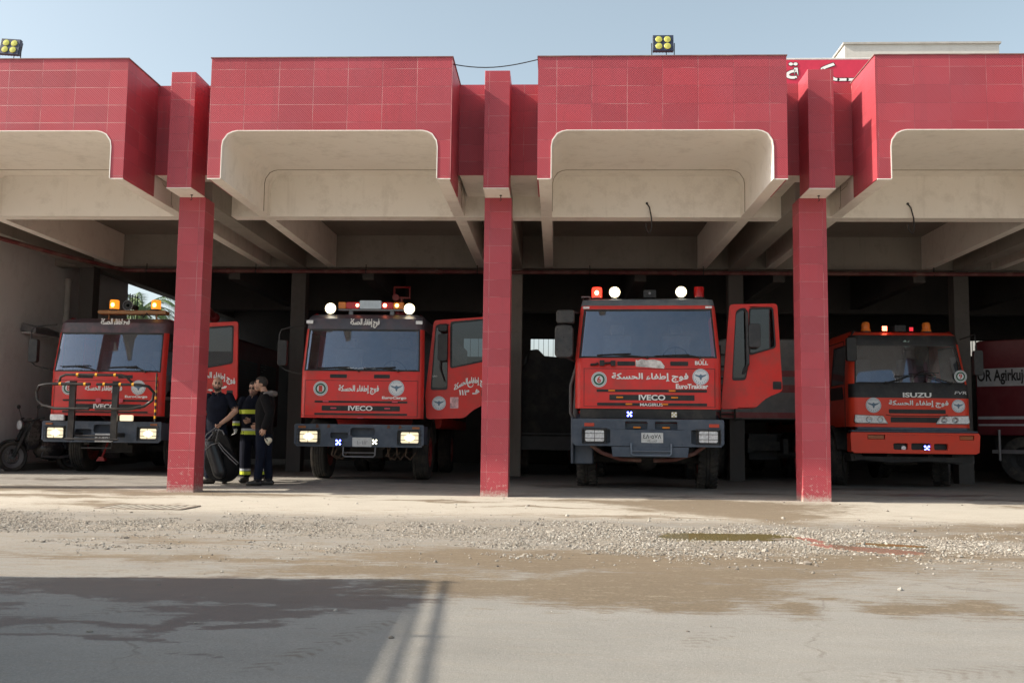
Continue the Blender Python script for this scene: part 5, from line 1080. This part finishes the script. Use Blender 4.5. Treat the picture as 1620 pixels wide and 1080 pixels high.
def head(add, c, yaw, pitch=0, beard=False, s=1):
    M = Matrix.Translation(c) @ Matrix.Rotation(yaw, 4, 'Z') @ Matrix.Rotation(pitch, 4, 'X'); M3 = M.to_3x3()
    def E(p, r): return lambda b: b.ell(M @ (Vector(p)*s), tuple(q*s for q in r), 18, 12, M=M3)
    add('head', E((0, .012, .03), (.076, .094, .088))); add('head', E((0, -.022, -.03), (.066, .074, .078))); add('beard' if beard else 'head', E((0, -.035, -.085), (.050, .052, .034)))
    if beard: add('beard', E((0, -.062, -.062), (.047, .033, .036))); add('beard', E((-.048, -.02, -.055), (.02, .045, .04))); add('beard', E((.048, -.02, -.055), (.02, .045, .04)))
    add('head', E((0, -.098, -.022), (.013, .02, .013))); add('head', E((0, -.090, .0), (.009, .014, .03)))
    for sx in (-1, 1):
        add('head', E((sx*.078, .018, -.012), (.009, .018, .030))); add('eye', E((sx*.031, -.084, .008), (.010, .007, .005))); add('brow', E((sx*.032, -.088, .027), (.020, .008, .0055))); add('head', E((sx*.04, -.07, -.028), (.02, .018, .018)))
    add('lip', E((0, -.092, -.056), (.021, .008, .0065)))
    return M
def hand(add, w_, d, side, curl=.5, n='hand', roll=None):
    """w_: wrist, d: direction of the fingers, side: direction of the thumb"""
    d = Vector(d).normalized(); sd = Vector(side); sd = (sd-d*sd.dot(d)).normalized(); nr = d.cross(sd); w_ = Vector(w_)
    P = lambda a, u, v: w_+d*a+sd*u+nr*v
    add(n, lambda b: b.ell(P(.045, 0, 0), (.030, .030, .030), 12, 8)); add(n, limb([P(0, 0, 0), P(.05, .012, 0), P(.085, .018, 0)], [.026, .026, .020], 10)); add(n, limb([P(0, 0, 0), P(.05, -.014, 0), P(.08, -.022, 0)], [.024, .024, .018], 10))
    for u, L in ((.034, .072), (.012, .08), (-.011, .074), (-.032, .058)):
        a = P(.085, u, 0); b1 = a+(d*math.cos(curl)+nr*math.sin(curl))*L*.5; b2 = b1+(d*math.cos(curl*2.2)+nr*math.sin(curl*2.2))*L*.5
        add(n, limb([a, b1, b2], [.0098, .0092, .0078], 8))
    a = P(.03, .03, .005); b1 = a+(d*.65+sd*.6+nr*.3).normalized()*.04; b2 = b1+(d*.9+sd*.05+nr*.5).normalized()*.032; add(n, limb([a, b1, b2], [.0125, .011, .009], 8))
def shoe(add, ank, d, n='shoe', s=1):
    a = Vector(ank); d = Vector((d[0], d[1], 0)).normalized(); g = Vector((0, 0, a.z)); f = a-g
    add(n, limb([a+Vector((0, 0, .05)), a], [.056*s, .056*s])); add(n, limb([f-d*.05+Vector((0, 0, .042)), f+d*.06+Vector((0, 0, .044)), f+d*.155+Vector((0, 0, .034))], [.042*s, .044*s, .034*s]))
SK1 = skin_mat('skin', (.42, .24, .165)); SK2 = skin_mat('tanned_skin', (.34, .19, .13)); HAIRM = mat('dark_hair', (.018, .014, .012), .7); STUB = mat('stubble_skin', (.20, .125, .095), .6, scale=60, var=.3)
LIP = mat('lip_skin', (.30, .13, .11), .5); EYE = mat('dark_eye', (.03, .022, .02), .3)
NAVY = mat('navy_cloth', (.007, .009, .017), .85, spec=.12, var=.3, scale=9, bmp=.25); NAVY2 = mat('navy_trousers', (.008, .011, .022), .9, spec=.12, var=.3, scale=8, bmp=.25); BLKC = mat('black_cloth', (.008, .008, .009), .85, spec=.12, var=.3, scale=9, bmp=.25)
SHOE = mat('black_shoe', (.014, .013, .013), .5, dirt=DUST, dirt_amt=.25); TURN = mat('turnout_cloth', (.008, .010, .018), .9, spec=.12, var=.25, scale=9, bmp=.25); YEL = mat('fluorescent_yellow_band', (.62, .72, .05), .6, var=.05); SIL = mat('silver_band', (.40, .43, .47), .4, var=.05); GLOVE = mat('white_glove', (.55, .55, .53), .8)
BASE = dict(skin=SK1, hair=HAIRM, stub=STUB, lip=LIP, eye=EYE)
def face_class(reg): return {'head': 'skin', 'hand': 'skin', 'arm': 'skin', 'neck': 'skin', 'beard': 'beard', 'eye': 'eye', 'brow': 'hair', 'lip': 'lip'}.get(reg)

# the bald man in the navy polo shirt
def build_1(add):
    add('trousers', torso([(.0, .0, .78, .15, .11), (.0, 0, .90, .165, .12), (.0, 0, 1.0, .155, .11)]))
    add('shirt', torso([(.0, 0, .84, .172, .128), (.0, 0, .98, .168, .125), (.01, -.005, 1.12, .17, .125), (.02, -.015, 1.28, .185, .125), (.03, -.01, 1.40, .185, .11), (.03, 0, 1.475, .12, .08), (.02, 0, 1.51, .07, .06)]))
    add('neck', limb([(.02, 0, 1.45), (.005, -.015, 1.58)], [.06, .055])); head(add, (.0, -.02, 1.655), R(18), R(4), True)
    add('shirt', limb([(-.15, 0, 1.43), (-.205, .0, 1.27)], [.075, .07])); add('arm', limb([(-.20, 0, 1.30), (-.215, .0, 1.20), (-.25, -.08, 1.0)], [.05, .045, .032])); hand(add, (-.25, -.08, 1.0), (-.1, -.2, -1), (.3, -1, 0), .5)
    add('shirt', limb([(.20, 0, 1.44), (.295, -.02, 1.28)], [.078, .07])); add('arm', limb([(.27, -.01, 1.33), (.325, -.03, 1.21), (.24, -.12, 1.09), (.15, -.2, 1.0)], [.054, .05, .043, .032])); hand(add, (.15, -.2, 1.0), (-.45, -.4, -.75), (.3, -1, .1), 1.1)
    add('trousers', limb([(-.085, 0, .88), (-.11, -.05, .50), (-.10, .02, .12)], [.10, .075, .066])); add('trousers', limb([(.09, 0, .88), (.12, .04, .50), (.14, .12, .12)], [.10, .075, .066]))
    shoe(add, (-.08, .02, .09), (-.85, -.5)); shoe(add, (.14, .12, .09), (.2, -1))
P1 = person('bald bearded man in navy polo shirt bending over gear by the left column', (-4.755, 1.55, ground_z(-4.75, 1.55)), 0, build_1,
    dict(BASE, beard=mat('dark_beard', (.03, .022, .018), .8), shirt=NAVY, trousers=NAVY2, shoe=SHOE), lambda r, c: face_class(r) or r)
b = MB()
for s in (-1, 1): b.prism([(.01+s*.012, 1.50), (.01+s*.085, 1.53), (.01+s*.075, 1.475), (.01+s*.035, 1.43)], -.108 if 0 else -.100, -.088)
b.build('collar', NAVY, P1, bevel=.004)
# the man in turnout gear
def build_2(add):
    add('trousers', torso([(.0, 0, .72, .16, .11), (.0, 0, .78, .15, .10)])); 
    add('jacket', torso([(.0, 0, .77, .185, .135), (.0, 0, .9, .182, .135), (.0, 0, 1.1, .185, .135), (.0, 0, 1.25, .195, .135), (.0, .01, 1.37, .185, .115), (.0, .01, 1.43, .12, .09), (.0, .01, 1.475, .075, .07)]))
    add('neck', limb([(0, .0, 1.42), (.0, -.02, 1.52)], [.058, .054])); head(add, (.015, -.035, 1.59), R(-8), R(12), True)
    add('jacket', limb([(-.17, 0, 1.37), (-.255, .0, 1.14), (-.265, -.05, .93)], [.085, .075, .062])); hand(add, (-.265, -.055, .92), (0, -.1, -1), (.5, -1, 0), .6, 'glove')
    add('jacket', limb([(.17, 0, 1.37), (.25, -.03, 1.12), (.07, -.18, 1.05)], [.085, .075, .062])); hand(add, (.04, -.195, 1.05), (-1, -.1, -.35), (0, -.3, 1), .5)
    add('trousers', limb([(-.09, 0, .8), (-.095, -.02, .45), (-.09, .0, .13)], [.11, .095, .09])); add('trousers', limb([(.09, 0, .8), (.15, .05, .45), (.20, .12, .13)], [.11, .095, .09]))
    shoe(add, (-.09, 0, .09), (-.15, -1), s=1.15); shoe(add, (.2, .12, .09), (.3, -1), s=1.15)
def cl2(r, c):
    f = face_class(r)
    if f: return f
    z = c.z
    if r == 'jacket':
        if c.x < -.20 and .955 < z < 1.0: return 'yel'
        if c.x < -.20 and 1.0 <= z < 1.03: return 'sil'
        if abs(c.x) < .21 and (1.155 < z < 1.225): return 'yel'
        if abs(c.x) < .20 and (.80 < z < .865): return 'yel'
        if abs(c.x) < .20 and (.865 <= z < .905): return 'sil'
    if r == 'trousers':
        if .13 < z < .185: return 'yel'
        if .19 < z < .23: return 'sil'
    return {'trousers': 'turn', 'jacket': 'turn'}.get(r, r)
P2 = person('fireman in dark turnout gear with yellow bands standing between the other two men', (-4.27, 1.95, ground_z(-4.27, 1.95)), 0, build_2,
    dict(BASE, skin=SK2, beard=STUB, turn=TURN, yel=YEL, sil=SIL, glove=GLOVE, shoe=SHOE), cl2)
# the man in the black hooded jacket, in profile
def build_3(add):
    add('trousers', torso([(.05, 0, .80, .125, .14), (.05, 0, .93, .13, .15)]))
    add('jacket', torso([(.055, 0, .84, .14, .16), (.05, 0, .98, .14, .16), (.05, 0, 1.15, .15, .17), (.06, .0, 1.32, .155, .185), (.07, 0, 1.43, .13, .16), (.06, 0, 1.50, .09, .09), (.05, 0, 1.54, .075, .07)]))
    add('neck', limb([(.05, 0, 1.49), (.0, -.0, 1.60)], [.06, .055])); head(add, (-.035, .0, 1.665), R(-72), R(-2), False)
    add('stubb', lambda b: b.ell((-.075, -.02, 1.60), (.035, .055, .035), 12, 8))
    add('hood', limb([(.08, -.12, 1.50), (.17, -.06, 1.52), (.20, .05, 1.51), (.16, .13, 1.50)], [.032, .04, .045, .04]))
    add('jacket', limb([(.10, -.16, 1.42), (.19, -.19, 1.17), (.12, -.22, .95)], [.082, .07, .055])); hand(add, (.115, -.225, .94), (-.15, -.1, -1), (-1, -.3, 0), .8)
    add('jacket', limb([(.06, .17, 1.42), (.08, .2, 1.16), (-.05, .1, 1.0)], [.082, .07, .055])); hand(add, (-.06, .09, .99), (-.8, -.3, -.4), (0, -.2, 1), .6)
    add('trousers', limb([(.04, -.075, .88), (.035, -.09, .5), (.0, -.10, .12)], [.105, .078, .066])); add('trousers', limb([(.07, .08, .88), (.09, .08, .5), (.13, .09, .12)], [.105, .078, .066]))
    shoe(add, (.0, -.10, .09), (-1, -.35)); shoe(add, (.13, .09, .09), (-1, -.2))
P3 = person('dark haired man in black jacket with grey hood seen from the side', (-3.965, 1.45, ground_z(-3.96, 1.45)), 0, build_3,
    dict(BASE, jacket=BLKC, hood=mat('grey_hood', (.16, .145, .14), .9), trousers=NAVY2, shoe=SHOE), lambda r, c: face_class(r) or ('stub' if r == 'stubb' else r))
def haircap(parent, c, yaw, pitch, front, m=HAIRM, th=.008, low=-.03):
    M = Matrix.Translation(c) @ Matrix.Rotation(yaw, 4, 'Z') @ Matrix.Rotation(pitch, 4, 'X'); b = MB(); n, mm = 28, 16; vs = []; keep = {}
    r = (.076+th, .094+th, .088+th)
    for i in range(mm+1):
        for k in range(n):
            t = math.pi*i/mm; a = 2*math.pi*k/n; p = Vector((r[0]*math.sin(t)*math.cos(a), r[1]*math.sin(t)*math.sin(a)+.012, r[2]*math.cos(t)+.03)); vs.append(p)
    def ok(p): return p.z > (front if p.y < -.045 else (low+.035 if p.y < .0 else low-.03))
    fs = []
    for i in range(mm):
        for k in range(n):
            q = (i*n+k, (i+1)*n+k, (i+1)*n+(k+1) % n, i*n+(k+1) % n)
            if all(ok(vs[j]) for j in q): fs.append(q)
    b.add([M @ v for v in vs], fs); o = b.build('hair', m, parent, smooth=80); s_ = o.modifiers.new('thick', 'SOLIDIFY'); s_.thickness = .012; s_.offset = -1; return o
haircap(P2, (.015, -.035, 1.59), R(-8), R(12), .075); haircap(P3, (-.035, .0, 1.665), R(-72), R(-2), .065, th=.012)
b = MB(); b.lathe([(.040, -.012), (.042, 0), (.040, .012)], (.122, -.222, .965), n=16, caps=False); b.build('watch', CHROME, P3)
# breathing set hanging from the bald man's hand
L0 = Vector((-4.755, 1.55, ground_z(-4.755, 1.55)))
ba = empty('breathing_apparatus', L0+Vector((.1, -.28, 0))); tag(ba, 'black breathing set with grey hoses held up by the bald man', 'breathing apparatus')
W = lambda zx, zz, y=0: ((zx-200)/461-.1, y, (935-zz)/461)
b = MB(); b.tube([W(215, 640), W(285, 835)], [.115, .115], 18); b.ell(W(215, 640), (.115, .115, .115)); b.ell(W(285, 835), (.115, .115, .115)); b.build('cylinder', mat('black_cylinder', (.012, .013, .015), .4), ba)
b = MB(); b.prism(rpoly([(-.19, .22), (-.05, .06), (.24, .04), (.38, .18), (.30, .48), (.17, .80), (.0, .90), (-.12, .70), (-.2, .45)], .08), .04, .14); b.ell((.2, .06, .3), (.15, .10, .22)); b.ell((-.08, .05, .55), (.09, .08, .18)); b.build('back_plate', BLKC, ba, bevel=.01)
HG = mat('grey_hose_cover', (.13, .13, .135), .5)
b = MB(); b.tube([W(245, 500, .05), W(225, 525, -.05), W(190, 560, -.1), W(172, 592, -.1), W(190, 630, -.1), W(197, 655, -.1)], .010, 8); b.tube([W(160, 592, -.1), W(200, 598, -.1), W(230, 560, -.1), W(262, 520, -.08), W(300, 530, -.05), W(318, 560, -.06)], .011, 8); b.build('strap', HG, ba)
b = MB(); b.tube([W(262, 515, .03), W(262, 580, -.09), W(285, 620, -.11), W(230, 635, -.11), W(180, 680, -.11), W(155, 740, -.11), W(148, 800, -.11), W(165, 860, -.1), W(185, 875, -.05)], .0085, 8); b.tube([W(270, 600, -.1), W(330, 665, -.12), W(400, 730, -.12), W(443, 768, -.12), W(432, 782, -.12), W(380, 738, -.12), W(320, 680, -.12), W(280, 630, -.1)], .008, 8); b.build('hose', HG, ba)
b = MB(); b.ell(W(272, 605, -.11), (.035, .025, .04)); b.ell(W(245, 545, -.1), (.03, .025, .03)); b.tube([W(275, 560, -.09), W(268, 610, -.11)], .018, 8); b.ell(W(165, 860, -.09), (.03, .025, .03)); b.build('regulator', DARK, ba)
b = MB(); b.tube([W(130, 712, -.08), W(105, 735, -.08), W(98, 780, -.08), W(110, 825, -.08)], [.018, .034, .036, .022], 12); b.build('face_mask', mat('pale_mask', (.5, .52, .47), .4, dirt=DUST, dirt_amt=.3), ba)
hm_s = .72
hm = empty('helmet', L0+Vector((.985, -.30, .73))); tag(hm, 'small cream white helmet held low by the man in the black jacket', 'helmet')
b = MB(); n0 = [(0.075*math.sin(t), .075*1.25*math.cos(t)-.02) for t in np.linspace(.02, math.pi*.55, 10)]; b.lathe(n0[::1], (0, 0, 0), n=20, caps=False); b.lathe([(.078, -.036), (.098, -.05), (.096, -.056), (.074, -.042)], (0, 0, 0), n=20, caps=False); b.move(Matrix.Scale(hm_s, 4) @ Matrix.Rotation(R(60), 4, 'Y')); b.build('shell', mat('cream_helmet', (.62, .58, .46), .4, dirt=DUST, dirt_amt=.2), hm)
b = MB(); b.tube([(0, -.06, -.01), (-.06, -.06, .06), (-.08, 0, .14)], .008, 6); b.build('strap', BLACK, hm)
n2 = empty('unseen_shade_house', (-13.5, 5.0, 0)); tag(n2, 'unseen plain block added beyond the left wall to shade the garage opening', 'house')  # unseen block added to keep the sun off the back wall
b = MB(); b.box(-8, 0, 0, 11.5, -.02, 8.5); b.build('wall', GREYW, n2)
b = MB(); b.box(-8.06, .06, -.06, 11.56, 8.5, 8.62); b.build('coping', GREYW, n2)
